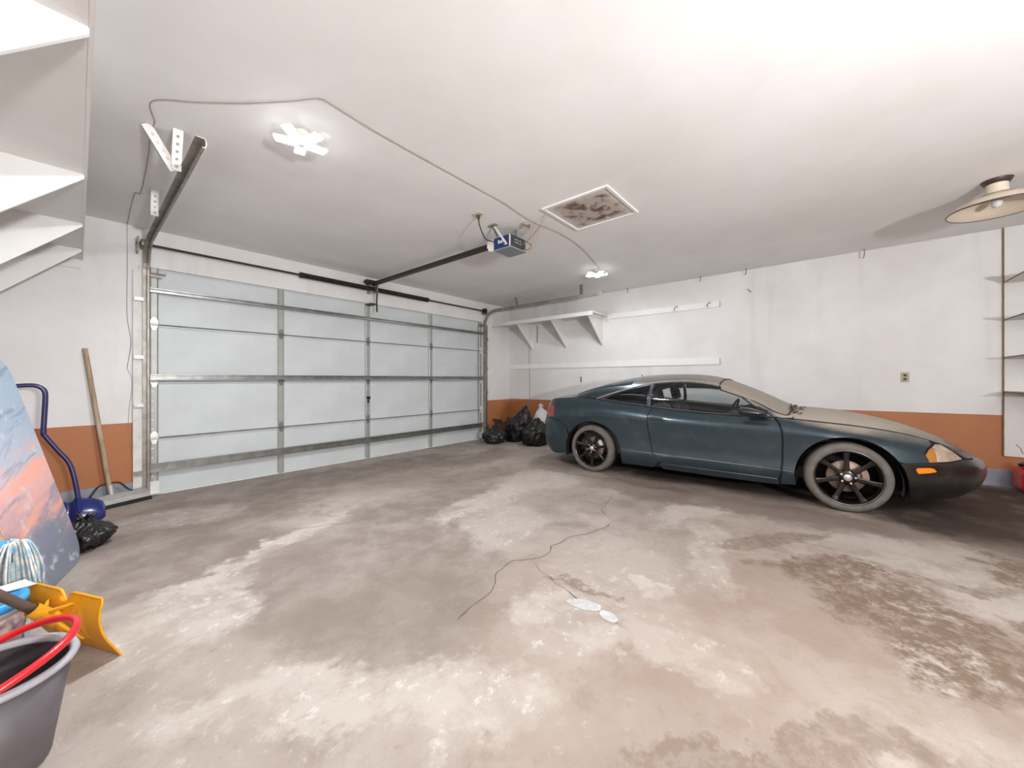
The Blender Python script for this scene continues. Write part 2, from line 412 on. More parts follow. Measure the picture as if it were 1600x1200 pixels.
wf = MB().box((XL - .1, YD, -.06), (DX0, YD + .12, ZC)).box((DX1, YD, -.06), (XW + .1, YD + .12, ZC)).box((DX0, YD, DZ), (DX1, YD + .12, ZC))
struct(wf.obj('wall_front', 'wall_front'), 'white wall with orange dado framing the garage door', 'wall')
struct(box('wall_right', (XW, YB - .1, -.06), (XW + .12, YD, ZC), 'wall_side'), 'long white wall with orange dado behind the car', 'wall')
struct(box('wall_left', (XL - .12, YB - .1, -.06), (XL, YD, ZC), 'wall_side'), 'white wall at the left under the overhead shelf', 'wall')
struct(box('wall_back', (XL, YB - .12, -.06), (XW, YB, ZC), 'wall_front'), 'plain wall behind the viewpoint', 'wall')
def baseboard(name, prof, label):
    struct(prof.obj(name, 'base'), label, 'baseboard')
b = MB().prism([(YB, fz(YB) - .02), (YD, -.02), (YD, .175), (YB, fz(YB) + .18)], XW - .018, XW, 'x')
baseboard('baseboard_right', b, 'grey painted baseboard strip along the wall behind the car')
b = MB().prism([(YB, fz(YB) - .02), (YD - .02, -.02), (YD - .02, .175), (YB, fz(YB) + .18)], XL, XL + .018, 'x')
baseboard('baseboard_left', b, 'grey painted baseboard strip along the left wall')
b = MB().box((XL + .018, YD - .02, -.02), (DX0 - .12, YD, .18)); baseboard('baseboard_front_left', b, 'grey painted baseboard left of the garage door')
b = MB().box((DX1 + .1, YD - .02, -.02), (XW - .018, YD, .17)); baseboard('baseboard_front_right', b, 'grey painted baseboard right of the garage door behind bin bags')
b = MB().box((DX0 - .085, YD - .025, 0), (DX0, YD, DZ)); struct(b.obj('trim_1', 'track_paint'), 'white painted jamb strip at left of the garage door', 'trim')
b = MB().box((DX1, YD - .025, 0), (DX1 + .07, YD, DZ)); struct(b.obj('trim_2', 'track_paint'), 'white painted jamb strip at right of the garage door', 'trim')
b = MB().box((DX0, YD + .07, -.06), (DX0 + .06, YD + .12, DZ)).box((DX1 - .06, YD + .07, -.06), (DX1, YD + .12, DZ)).box((DX0 + .06, YD + .07, DZ - .06), (DX1 - .06, YD + .12, DZ)).box((DX0 + .06, YD + .07, -.06), (DX1 - .06, YD + .12, .0))
struct(b.obj('trim_3', 'track_paint'), 'added white frame outside the garage door that stops light leaks', 'trim')  # added to close gaps where outside light leaked past the door
# the jamb faces inside the opening
b = MB().box((DX1 - .002, YD, 0), (DX1, YD + .07, DZ)); struct(b.obj('trim_4', 'track_paint'), 'white jamb face inside the door opening at right', 'trim')
# cracks in the slab, drawn as flat dark ribbons
def crack(pts, w0, name='crack'):
    P = catmull([(x, y, 0) for x, y in pts], 10); m = MB(); L = []; Rr = []
    for i, p in enumerate(P):
        d = (P[min(i + 1, len(P) - 1)] - P[max(i - 1, 0)]).normalized(); n = Vector((-d.y, d.x, 0))
        j = Vector((noise.noise(p * 9), noise.noise(p * 9 + Vector((5, 0, 0))), 0)) * .03
        ww = w0 * (.35 + .9 * abs(noise.noise(p * 14))) * min(1, i / 5 + .1, (len(P) - 1 - i) / 5 + .1)
        q = p + j
        for lst, s_ in ((L, 1), (Rr, -1)):
            c = q + n * ww * s_; lst.append((c.x, c.y, fz(c.y) + .0012))
    n = len(P); m.add(L + Rr, [(i, i + 1, n + i + 1, n + i) for i in range(n - 1)])
    return m.obj(name, M['crackm'], floor)
M['crackm'] = simple('crack_dark', (108, 96, 88), .9, var=.3, scale=30)
crack([(1.20, 1.375), (1.243, 1.396), (1.40, 1.40), (1.511, 1.431), (1.66, 1.53), (1.804, 1.55), (2.0, 1.44), (2.2, 1.47), (2.37, 1.461), (2.6, 1.38), (2.87, 1.342)], .006)
crack([(1.9, 1.46), (1.8, 1.25), (1.76, 1.08), (1.70, .9), (1.66, .72)], .004)
crack([(2.87, 1.342), (3.05, 1.55), (3.35, 1.62), (3.6, 1.66)], .005)
crack([(1.0, 3.35), (1.35, 3.12), (1.62, 3.0), (1.95, 2.9)], .004)
# milky residue spots
M['residue'] = simple('milky_residue', (190, 189, 188), .35, var=.2, scale=30)
m = MB()
for (x, y, rx, ry, a) in ((1.70, .96, .045, .085, 15), (1.69, .82, .035, .05, -20)):
    ring = []
    for k in range(28):
        th = 2 * PI * k / 28; rr = 1 + .18 * noise.noise(Vector((math.cos(th) * 1.5 + x, math.sin(th) * 1.5, y)))
        p = Matrix.Rotation(R(a), 2) @ Vector((rx * rr * math.cos(th), ry * rr * math.sin(th)))
        ring.append((x + p.x, y + p.y, fz(y + p.y) + .0022))
    m.add(ring + [(x, y, fz(y) + .003)], [(i, (i + 1) % 28, 28) for i in range(28)], True)
m.obj('dried_spill', 'residue', floor)

# ------------------------------------------------------------------ garage door
door = struct(bpy.data.objects.new('door_1', None), 'white four-section overhead garage door with steel struts, closed', 'garage door')
COL.objects.link(door); door.location = (DX0, YD + .03, 0)
DW = DX1 - DX0; SECH = .6075; xs = [.083, 1.256, 2.465, 3.672, 4.887]
xs = [.035, 1.245, 2.455, 3.665, DW - .035]
def share(o, name, loc, parent):
    c = o.copy(); c.name = name; COL.objects.link(c); c.parent = parent; c.location = loc; return c
pan = stl = None
for r_ in range(4):
    z = r_ * SECH
    for c_ in range(4):
        x0, x1 = xs[c_] + .03, xs[c_ + 1] - .03
        if pan is None:
            pm = MB(); W_, H_ = x1 - x0, SECH - .016
            pm.prism([(0, 0), (W_, 0), (W_, H_), (0, H_)], .012, .03, 'y')
            pm.box((0, -.006, 0), (W_, .012, .014)).box((0, -.006, H_ - .014), (W_, .012, H_))
            pan = pm.obj('panel', 'door_panel', door); pan.location = (x0, 0, z + .008)
        else: share(pan, 'panel', (x0, 0, z + .008), door)
    for c_ in range(5):
        if stl is None:
            sm_ = MB().prism([(-.035, .02), (-.035, -.008), (-.022, -.016), (.022, -.016), (.035, -.008), (.035, .02)], 0, SECH - .012, 'z')
            stl = sm_.obj('stile', 'stile', door); stl.location = (xs[c_], 0, z + .006)
        else: share(stl, 'stile', (xs[c_], 0, z + .006), door)
    lp = MB().box((.005, -.02, 0), (DW - .005, .02, .007))
    if r_ > 0: lp.obj('section_lip', 'lip', door).location = (0, 0, z - .0035)
# end-stile slots
sl_me = None
for r_ in range(4):
    for k in range(5):
        z = r_ * SECH + .1 + k * .1
        if sl_me is None: sl_me = MB().box((-.012, -.0195, -.006), (.010, -.0155, .006)).obj('slot', 'track_paint', door); sl_me.location = (xs[0] - .012, 0, z)
        else: share(sl_me, 'slot', (xs[0] - .012, 0, z), door)
hg = None
for r_ in (1, 2, 3):
    for c_ in range(5):
        if hg is None:
            hm = MB().prism([(-.03, .012), (-.03, .045), (-.012, .075), (.012, .075), (.03, .045), (.03, .012)], -.024, -.017, 'y')
            hm.prism([(-.03, -.012), (-.012, -.06), (.012, -.06), (.03, -.012)], -.024, -.017, 'y')
            hm.tube([(-.033, -.026, 0), (.033, -.026, 0)], .010, 8)
            hg = hm.obj('hinge', 'hinge', door); hg.location = (xs[c_], 0, r_ * SECH)
            hg_dark = hg.data.copy(); hg_dark.materials[0] = M['lip']
        else:
            hc = share(hg, 'hinge', (xs[c_], 0, r_ * SECH), door)
            if 0 < c_ < 4: hc.data = hg_dark
        MB().tube([(-.04, -.03, .0), (.04, -.03, .0)], .006, 6).obj('hinge_pin', 'galv_dark', door).location = (xs[c_], 0, r_ * SECH)
for z, hh, dp in ((2.183, .045, .045), (1.262, .058, .055), (.294, .085, .05)):
    s_ = MB().prism([(-.02, -hh / 2), (-.02 - dp, -hh / 2), (-.02 - dp, -hh / 2 + .012), (-.03 - dp * .2, -hh / 2 + .014), (-.03 - dp * .2, hh / 2 - .014), (-.02 - dp, hh / 2 - .012), (-.02 - dp, hh / 2), (-.02, hh / 2)], .0, DW - .0, 'x')
    s_.obj('strut', 'galv', door).location = (0, 0, z)
# top roller brackets, bottom brackets, lock
for x in (xs[0], xs[4]):
    MB().box((-.05, -.05, -.02), (.05, -.017, .03)).tube([(-.05, -.06, .02), (.08, -.06, .02)], .008, 8).obj('top_bracket', 'galv_dark', door).location = (x + .01, 0, 2.34)
    MB().box((-.04, -.026, 0), (.04, -.017, .13)).box((-.04, -.06, 0), (.04, -.017, .012)).obj('bottom_bracket', 'hinge', door).location = (x, 0, .02)
lk = MB().prism([(-.03, 0), (.03, 0), (.016, -.05), (-.016, -.05)], -.05, -.016, 'y').box((-.01, -.035, -.10), (.012, -.016, -.06))
lk.obj('lock_handle', 'black', door).location = (xs[2], 0, .97)
MB().box((0, -.012, -.006), (DW, .03, .006)).obj('bottom_seal', 'white_plastic', door).location = (0, 0, .002)

# ------------------------------------------------------------------ tracks
def track(name, label, x, side, y_end, zt, holes_side, matv, math_):
    o = thing(name, label, 'door track', (x, YD - .07, 0))
    R0 = .30; cx = []
    path = [(0, 0, .02), (0, 0, zt - R0)] + [(0, -R0 + R0 * math.cos(a), zt - R0 + R0 * math.sin(a)) for a in [PI / 2 * k / 8 for k in range(1, 9)]] + [(0, y_end - (YD - .07), zt)]
    prof = [(-.030, .024), (-.030, -.020), (-.012, -.028), (.012, -.028), (.030, -.020), (.030, -.006), (.024, -.006), (.024, -.017), (.010, -.022), (-.010, -.022), (-.024, -.017), (-.024, .024)]
    m = MB(); vs = []; n = len(path); k = len(prof)
    for i, p in enumerate(path):
        p = Vector(p); d = (Vector(path[min(i + 1, n - 1)]) - Vector(path[max(i - 1, 0)])).normalized()
        out = Vector((1, 0, 0)); nrm = d.cross(out)         # nrm: towards the room / down
        for (a, b_) in prof:                                  # a along inward/outward depth, b sideways
            vs.append(p + nrm * (-a) + out * (b_ * side))
    fs = [(i * k + j, i * k + (j + 1) % k, (i + 1) * k + (j + 1) % k, (i + 1) * k + j) for i in range(n - 1) for j in range(k)]
    fs += [tuple(range(k)), tuple(range(n * k - 1, (n - 1) * k - 1, -1))]
    m.add(vs, fs)
    m.obj('track_channel', matv, o)
    # wall angle behind the vertical run
    MB().box((side * .035, .03, .02), (side * .095, .068, zt - .25)).obj('wall_angle', math_, o)
    for z in (.25, .95, 1.45, 2.05):
        MB().box((min(side * .02, side * .09), -.002, z), (max(side * .02, side * .09), .05, z + .035)).obj('bracket', 'galv', o)
    return o
tl = track('door_track', 'galvanised left door track curving up to the ceiling', .468, -1, 2.78, 2.62, 0, 'galv_dark', 'track_paint')
tr_ = track('door_track', 'galvanised right door track by the bin bag corner', 5.478, 1, 2.76, 2.62, 0, 'galv_dark', 'galv')
def strap(parent, a, b_, w_=.035, holes=True, mat='track_paint'):
    a = Vector(a); b_ = Vector(b_); d = (b_ - a); L = d.length; d.normalize()
    sdir = Vector((1, 0, 0)); sdir = (sdir - d * sdir.dot(d)); sdir = sdir.normalized() if sdir.length > .2 else Vector((1, 0, 0))
    nn_ = d.cross(sdir)
    mt = Matrix((sdir, nn_, d)).transposed().to_4x4(); mt.translation = a
    m = MB().box((-w_ / 2, -.002, 0), (w_ / 2, .002, L), mt).box((-w_ / 2, 0, 0), (-w_ / 2 + .004, w_ * .8, L), mt)
    o = m.obj('hanger_strap', mat, parent)
    if holes:
        hm = MB()
        n = int(L / .045)
        for k in range(n):
            z = .025 + k * .045
            hm.box((-.007, -.0035, z - .008), (.007, .0035, z + .008), mt)
        hm.obj('strap_slots', 'galv_dark', o)['kind'] = 'stuff'
    return o
ly = YD - .07
strap(tl, (-.045, 3.26 - ly, 2.61), (-.05, 3.14 - ly, ZC), .05)
strap(tl, (-.05, 3.27 - ly, 2.61), (-.19, 3.22 - ly, ZC), .05)
strap(tl, (-.045, 4.30 - ly, 2.61), (-.045, 4.28 - ly, ZC), .05)
strap(tr_, (.03, 3.15 - ly, 2.64), (.03, 3.15 - ly, ZC), .045, mat='galv')
strap(tr_, (.03, 4.55 - ly, 2.64), (.03, 4.60 - ly, ZC), .03, False, mat='galv_dark')

# torsion spring
ts = thing('torsion_spring', 'dark torsion spring and shaft across the garage door header', 'spring', (0, YD - .11, 2.63))
MB().tube([(.39, 0, 0), (5.44, 0, 0)], .013, 10).obj('shaft', 'spring', ts)
cm = MB(); seg = []
for k in range(0, 1401):
    a = 2 * PI * k / 14; seg.append((1.975 + 2.0 * k / 1400, .027 * math.cos(a), .027 * math.sin(a)))
cm.tube(seg, .0095, 5); cm.tube([(1.975, 0, 0), (3.98, 0, 0)], .024, 10)
cm.obj('coil', 'spring', ts)
for x in (1.95, 3.99): MB().tube([(x - .02, 0, 0), (x + .02, 0, 0)], .038, 14).obj('winding_cone', 'spring', ts)
MB().tube([(.425, 0, 0), (.465, 0, 0)], .05, 16).obj('cable_drum', 'galv_dark', ts)
MB().tube([(5.40, 0, 0), (5.44, 0, 0)], .055, 16).obj('cable_drum', 'spring', ts)
MB().box((.395, -.05, -.09), (.410, .109, .06)).obj('end_bracket', 'galv_dark', ts)
MB().box((5.445, -.03, -.07), (5.460, .109, .06)).obj('end_bracket', 'galv_dark', ts)
MB().box((2.93, -.012, -.07), (2.955, .109, .09)).obj('centre_bracket', 'galv_dark', ts)

# opener
op = thing('garage_door_opener', 'blue and grey ceiling garage door opener with long dark rail', 'door opener', (2.96, 2.6, ZC))
def L_(x, y, z): return (x - 2.96, y - 2.6, z - ZC)
MB().box(L_(2.945, 2.70, 2.69), L_(2.985, 5.37, 2.73)).box(L_(2.93, 2.70, 2.685), L_(3.0, 5.37, 2.693)).obj('drive_rail', 'rail', op)
hb = MB().box(L_(2.895, 2.49, 2.615), L_(3.145, 2.72, 2.74)); hs = hb.obj('motor_housing', 'op_dark', op, .006)
MB().box(L_(2.889, 2.505, 2.618), L_(2.896, 2.72, 2.735)).obj('blue_side_panel', 'op_blue', op)
MB().box(L_(2.889, 2.492, 2.616), L_(2.897, 2.507, 2.737)).obj('corner_trim', 'white_plastic', op)
MB().box(L_(2.89, 2.487, 2.603), L_(3.15, 2.73, 2.615)).obj('bottom_plate', 'op_grey', op)
cv = MB().prism([(2.72 - 2.6, 2.60 - ZC), (2.80 - 2.6, 2.62 - ZC), (2.83 - 2.6, 2.67 - ZC), (2.82 - 2.6, 2.73 - ZC), (2.72 - 2.6, 2.74 - ZC)], 2.89 - 2.96, 3.15 - 2.96, 'x')
cv.obj('lens_cover', 'white_plastic', op, .008)
lt = MB()       # small white illegible lettering on the blue side
yy = 2.66
for wd in (.012, .005, .005, .009, .007, .012, .006, .008):
    z0 = 2.668; hh = .028 + .012 * (wd > .01)
    lt.prism([(yy - 2.6, z0 - ZC), (yy - wd - 2.6, z0 - ZC), (yy - wd - .006 - 2.6, z0 + hh - ZC), (yy - .006 - 2.6, z0 + hh - ZC)], 2.8872 - 2.96, 2.889 - 2.96, 'x'); yy -= wd + .003
lt.box(L_(2.8872, 2.555, 2.640), L_(2.889, 2.575, 2.648))
lt.obj('lettering', 'ink_white', op)
gt = MB()
for k in range(4):
    for q in range(2):
        gt.box(L_(2.96 + .03 * k, 2.4872, 2.66 + .03 * q), L_(2.975 + .03 * k, 2.4905, 2.675 + .03 * q + .006 * (k % 2)))
gt.obj('rear_label', 'op_grey', op)
def flat_strap(a, b_, mat='galv'):
    a = Vector(L_(*a)); b_ = Vector(L_(*b_)); d = b_ - a; L = d.length; d.normalize()
    sx_ = Vector((0, 1, 0)); sx_ = (sx_ - d * sx_.dot(d)).normalized(); n_ = d.cross(sx_)
    mt = Matrix((sx_, n_, d)).transposed().to_4x4(); mt.translation = a
    return MB().box((-.011, -.002, 0), (.011, .002, L), mt).obj('hanger_strap', mat, op)
flat_strap((2.882, 2.53, 2.635), (2.79, 2.63, ZC), 'track_paint'); flat_strap((2.885, 2.66, 2.74), (2.78, 2.64, ZC))
flat_strap((3.02, 2.52, 2.74), (3.02, 2.53, ZC)); MB().box(L_(2.755, 2.58, ZC - .012), L_(2.80, 2.68, ZC)).obj('ceiling_angle', 'galv_dark', op)
ja = catmull([L_(3.0, 5.27, 2.70), L_(3.0, 5.285, 2.58), L_(3.0, 5.30, 2.45), L_(2.985, 5.27, 2.27)], 6)
MB().tube(ja, .012, 8).obj('door_arm', 'rail', op)
MB().box(L_(2.975, 5.24, 2.55), L_(2.990, 5.30, 2.70)).obj('release_strap', 'galv', op)
MB().box(L_(2.90, 5.33, 2.70), L_(3.04, 5.46, 2.76)).tube([L_(2.87, 5.40, 2.735), L_(2.87, 5.34, 2.735)], .028, 14).obj('header_bracket', 'rail', op)
MB().box(L_(2.90, 5.29, 2.385), L_(3.0, 5.47, 2.40)).obj('door_bracket', 'rail', op)
MB().tube(catmull([L_(2.515, 2.57, ZC - .02), L_(2.53, 2.575, 2.74), L_(2.60, 2.60, 2.68), L_(2.72, 2.66, 2.665), L_(2.89, 2.68, 2.69)], 8), .006, 8).obj('power_cord', 'wire_dark', op)
MB().tube([L_(2.515, 2.57, ZC - .05), L_(2.515, 2.57, ZC - .008)], [.009, .02], 10).obj('plug', 'wire_dark', op)
for dx, dy, r_ in ((0, 0, .003), (.03, -.02, .0025), (-.02, .03, .0025)):
    MB().tube(catmull([L_(3.05 + dx, 2.30, ZC - .015), L_(3.09 + dx, 2.32 + dy, 2.77), L_(3.12 + dx, 2.38 + dy, 2.70), L_(3.14 + dx, 2.42, 2.60 + dy), L_(3.10, 2.50, 2.625)], 8), r_, 6).obj('bell_wire', 'bell', op)
MB().tube(catmull([L_(3.13, 2.48, 2.72), L_(3.16, 2.44, 2.69), L_(3.17, 2.43, 2.65), L_(3.13, 2.48, 2.625)], 8), .004, 6).obj('antenna_wire', 'black', op)

pl = MB().prism([(-.035, -.055), (.035, -.055), (.035, .055), (-.035, .055)], ZC - .008, ZC, 'z').obj('ceiling_outlet', 'cream', None, .002)
pl.location = (2.50, 2.56, 0); tag(pl, 'cream ceiling outlet plate with the opener plugged in', 'outlet')

# cable across the ceiling
cz = ZC - .004
pts = [(.333, YD - .003, 1.35), (.36, YD - .003, 1.62), (.333, YD - .003, 1.9), (.335, YD - .003, 2.4), (.333, YD - .004, 2.79), (.333, 5.40, cz), (.319, 4.522, cz), (.351, 4.434, cz), (.327, 3.638, cz), (.302, 3.303, cz), (.311, 3.156, cz), (.278, 2.925, cz),
       (.45, 2.74, cz), (.623, 2.546, cz), (.784, 2.335, cz), (.887, 2.184, cz), (.958, 2.176, cz), (1.298, 2.203, cz), (2.109, 2.213, cz), (2.5, 2.22, cz), (2.953, 2.266, cz), (3.35, 2.22, cz), (3.779, 2.243, cz), (4.3, 2.35, cz), (4.86, 2.50, cz)]
m = MB().tube(catmull(pts, 6), .0028, 6)
m.tube(catmull([(.333, YD - .003, 1.35), (.37, YD - .003, 1.2), (.345, YD - .003, .9), (.35, YD - .004, .6), (.40, YD - .022, .30)], 6), .002, 6)
tag(m.obj('light_cable', 'wire'), 'thin grey cable stapled across the ceiling and down the left wall', 'cable')
sp = MB().tube(catmull([(2.93, 2.37, ZC - .004), (2.96, 2.32, ZC - .02), (3.0, 2.36, ZC - .015), (2.97, 2.40, ZC - .02), (2.93, 2.35, ZC - .012), (2.98, 2.31, ZC - .01), (3.05, 2.37, ZC - .015)], 8), .007, 6)
tag(sp.obj('cable_bundle', 'bell'), 'loose knot of brown wires on the ceiling behind the opener', 'cable')
sp = MB().tube(catmull([(2.935, 2.09, ZC), (2.95, 2.14, 2.76), (3.0, 2.25, 2.72), (3.04, 2.36, 2.69), (3.09, 2.482, 2.68)], 8), .0055, 6)
tag(sp.obj('opener_cord', 'wire'), 'grey cord hanging from the ceiling by the hatch to the opener', 'cord')

# LED lights
def led(x, y, rot, label, dif='led'):
    o = thing('led_ceiling_light', label, 'ceiling light', (x, y, ZC), R(rot), 'LED ceiling lights')
    MB().lathe([(0, 0), (.05, 0), (.05, -.02), (.03, -.028), (.03, -.07), (0, -.07)], 20).obj('lamp_base', 'white_plastic', o)
    for k in range(5):
        mt = Matrix.Rotation(R(72 * k), 4, 'Z') @ Matrix.Scale(.86, 4) @ Matrix.Translation((.045, 0, -.085)) @ Matrix.Rotation(R(-8), 4, 'Y')
        MB().box((0, -.037, .004), (.135, .037, .012), mt).obj('panel_housing', 'white_plastic', o)
        lp_ = MB().box((.003, -.034, -.006), (.132, .034, .004), mt).obj('led_panel', 'led_edge', o)
        MB().add([mt @ Vector(q) for q in ((.004, -.033, -.0065), (.004, .033, -.0065), (.131, .033, -.0065), (.131, -.033, -.0065))], [(0, 1, 2, 3)]).obj('diffuser', dif, lp_)
    MB().lathe([(0, -.090), (.02, -.088), (.03, -.080), (.03, -.07)], 16).obj('hub_cap', 'white_plastic', o)
    return o
led(.935, 2.575, 2, 'lit star-shaped LED ceiling light near the left door track')
led(4.916, 2.575, 20, 'lit star-shaped LED ceiling light above the right door track end', 'led_dim')

# added fill light on a tripod, unseen behind the viewpoint, brightens the ceiling
wl = thing('fill_light', 'added tripod fill light behind the viewpoint turned up at the ceiling', 'fill light', (.5, -2.55, fz(-2.55)))
MB().tube([(0, 0, .30), (0, 0, 1.34)], .016, 10).obj('pole', 'galv_dark', wl)
for k in range(3):
    a = 2 * PI * k / 3; MB().tube([(0, 0, .42), (.30 * math.cos(a), .30 * math.sin(a), .012)], .012, 8).obj('leg', 'galv_dark', wl)
wm_ = Matrix.Translation((0, 0, 1.38)) @ Matrix.Rotation(R(-16), 4, 'Z') @ Matrix.Rotation(R(-46), 4, 'X')
m = MB().box((-.16, -.12, -.03), (.16, .12, -.018), wm_).box((-.16, -.12, -.018), (-.15, .12, .04), wm_).box((.15, -.12, -.018), (.16, .12, .04), wm_).box((-.15, -.12, -.018), (.15, -.11, .04), wm_).box((-.15, .11, -.018), (.15, .12, .04), wm_)
m.obj('lamp_head', 'black', wl)
ld = bpy.data.lights.new('fill_lamp', 'AREA'); ld.shape = 'RECTANGLE'; ld.size = .29; ld.size_y = .21; ld.energy = BOUNCE_W; ld.color = BOUNCE_COLOR
lo = bpy.data.objects.new('fill_emitter', ld); COL.objects.link(lo); lo.parent = wl; lo.matrix_local = wm_ @ Matrix.Translation((0, 0, .042)) @ Matrix.Rotation(PI, 4, 'X')

# attic hatch
ah = thing('attic_hatch', 'square white ceiling hatch blotched with brown mould', 'hatch', (3.125, 1.70, ZC))
MB().box((-.30, -.30, -.006), (.30, .30, 0)).obj('hatch_panel', 'hatch', ah)
m = MB().box((-.325, -.33, -.014), (-.30, .33, 0)).box((.30, -.33, -.014), (.325, .33, 0)).box((-.30, -.33, -.014), (.30, -.305, 0)).box((-.30, .305, -.014), (.30, .33, 0))
m.obj('hatch_frame', 'ceiling', ah, .002)

# dome lamp
dl = thing('dome_ceiling_lamp', 'cream enamel dome ceiling lamp on a short neck, switched off', 'ceiling lamp', (4.76, -1.02, ZC))
MB().lathe([(0, 0), (.085, 0), (.082, -.006), (.066, -.035), (0, -.035)], 28).obj('canopy', 'lamp_metal', dl)
MB().lathe([(.060, -.030), (.060, -.07), (.064, -.10), (.075, -.128)], 28).obj('neck', 'lamp_enamel', dl)
MB().lathe([(.070, -.122), (.10, -.128), (.16, -.145), (.22, -.178), (.262, -.222), (.268, -.228), (.262, -.228), (.215, -.186), (.155, -.153), (.10, -.136), (.0, -.13)], 48).obj('shade', 'lamp_enamel', dl)
MB().lathe([(.100, -.1265), (.110, -.122), (.112, -.128), (.10, -.131)], 36).obj('shade_ring', 'shelf_end', dl)
MB().lathe([(.2615, -.219), (.270, -.226), (.2675, -.232), (.262, -.229)], 48).obj('shade_rim', 'lamp_metal', dl)
bm_ = MB().lathe([(.018, -.13), (.018, -.15), (.03, -.17), (.032, -.19), (.022, -.212), (0, -.22)], 16); bm_.obj('bulb', 'white_plastic', dl)

# ------------------------------------------------------------------ shelves
def gusset(parent, x0, x1, y, z, h, th=.018, mat='shelf'):
    # triangular plate: x0 at the wall, x1 at the shelf lip
    m = MB().prism([(x0, z), (x1, z), (x1, z - .02), (x0 + (x1 - x0) * .04, z - h), (x0, z - h)], y - th / 2, y + th / 2, 'y')
    return m.obj('triangular_bracket', mat, parent)
rs = thing('wall_shelf', 'white shelf with triangular brackets high on the right wall', 'shelf', (XW, 4.2, 2.39))
MB().box((-.57, 3.08 - 4.2, 0), (0, YD - 4.2 - .001, .02)).obj('shelf_board', 'shelf', rs)
MB().box((-.59, 3.08 - 4.2, -.045), (-.57, YD - 4.2 - .001, .025)).obj('shelf_lip', 'shelf', rs)
MB().box((-.02, 3.08 - 4.2, -.09), (0, YD - 4.2 - .001, 0)).obj('wall_ledger', 'shelf', rs)
for y in (4.80, 3.97, 3.19): gusset(rs, 0, -.57, y - 4.2, 0, .52)
ls = thing('overhead_shelf', 'deep white shelf with triangular brackets above the left wall', 'shelf', (XL, 3.0, 2.385))
MB().box((0, -1.8 - 3.0, 0), (.645, YD - 3.0 - .001, .02)).obj('shelf_board', 'shelf', ls)
MB().box((.645, -1.8 - 3.0, -.004), (.658, YD - 3.0 - .001, .022)).obj('shelf_lip', 'shelf', ls)
MB().box((0, YD - .02 - 3.0, -.085), (.645, YD - 3.0 - .001, 0)).obj('wall_ledger', 'shelf', ls)
for y in (5.02, 4.19, 3.18, 1.84, .8): gusset(ls, 0, .647, y - 3.0, 0, .65)

ub = thing('hook_rail', 'white hook board level with the shelf on the right wall', 'hook rail', (XW, 2.2, 2.38))
MB().box((-.02, 1.255 - 2.2, -.045), (0, 3.08 - 2.2, .045)).obj('board', 'rail_paint', ub)
MB().box((-.021, 1.252 - 2.2, -.046), (-.0, 1.256 - 2.2, .046)).obj('board_end', 'galv_dark', ub)
for y in (1.38, 1.86):
    MB().tube(catmull([(-.02, y - 2.2, .02), (-.05, y - 2.2 + .0, .03), (-.07, y - 2.2 + .02, .01), (-.065, y - 2.2 + .03, -.02), (-.04, y - 2.2 + .03, -.03)], 6), .005, 8).obj('hook', 'wire_dark', ub)
lr = thing('wall_rail', 'long plain white rail on the right wall above the car', 'rail', (XW, 3.3, 1.515))
MB().box((-.02, 1.252 - 3.3, -.05), (0, 2.75 - 3.3, .045)).obj('board', 'rail_paint', lr)
MB().box((-.018, 2.752 - 3.3, -.052), (0, YD - .005 - 3.3, .043)).obj('board', 'rail_paint', lr)
MB().box((-.021, 1.250 - 3.3, -.05), (0, 1.254 - 3.3, .045)).obj('board_end', 'galv_dark', lr)
bs = thing('shelf_unit', 'tall white shelf unit with back panel beside the front of the car', 'shelf unit', (XW, -1.9, .436))
MB().box((-.025, -2.38 + 1.9, 0), (0, -1.395 + 1.9, ZC - .436 - .001)).obj('back_panel', 'shelf', bs)
MB().box((-.03, -1.397 + 1.9, 0), (-.0, -1.390 + 1.9, ZC - .436 - .001)).obj('edge_strip', 'shelf_end', bs)
for z in (2.252, 1.861, 1.471, 1.114):
    sb = MB().box((-.58, -2.37 + 1.9, z - .436 - .012), (-.025, -1.392 + 1.9, z - .436)).obj('shelf_board', 'shelf', bs)
    MB().box((-.58, -1.392 + 1.9, z - .436 - .012), (-.025, -1.389 + 1.9, z - .436)).obj('board_edge', 'shelf_end', sb)
m = MB().tube(catmull([(-.027, -1.47 + 1.9, .13), (-.027, -1.50 + 1.9, .09), (-.027, -1.51 + 1.9, .05), (-.027, -1.53 + 1.9, .03)], 6), .0022, 5); m.obj('scratch', 'wire_dark', bs)

# outlets on the right wall
def outlet(name, y, z, label, small=False):
    o = thing(name, label, 'outlet', (XW, y, z))
    s_ = .55 if small else 1
    MB().box((-.007, -.035 * s_, -.057), (0, .035 * s_, .057)).obj('cover_plate', 'beige_outlet', o, .002)
    for dz in (-.022, .022):
        MB().box((-.010, -.014 * s_, dz - .014), (-.006, .014 * s_, dz + .014)).obj('socket', 'dark_slot', o, .002)
outlet('wall_outlet', -.682, 1.262, 'beige wall outlet on the right wall above the car hood')
outlet('wall_outlet', 3.637, 1.232, 'small wall outlet under the long white rail', True)
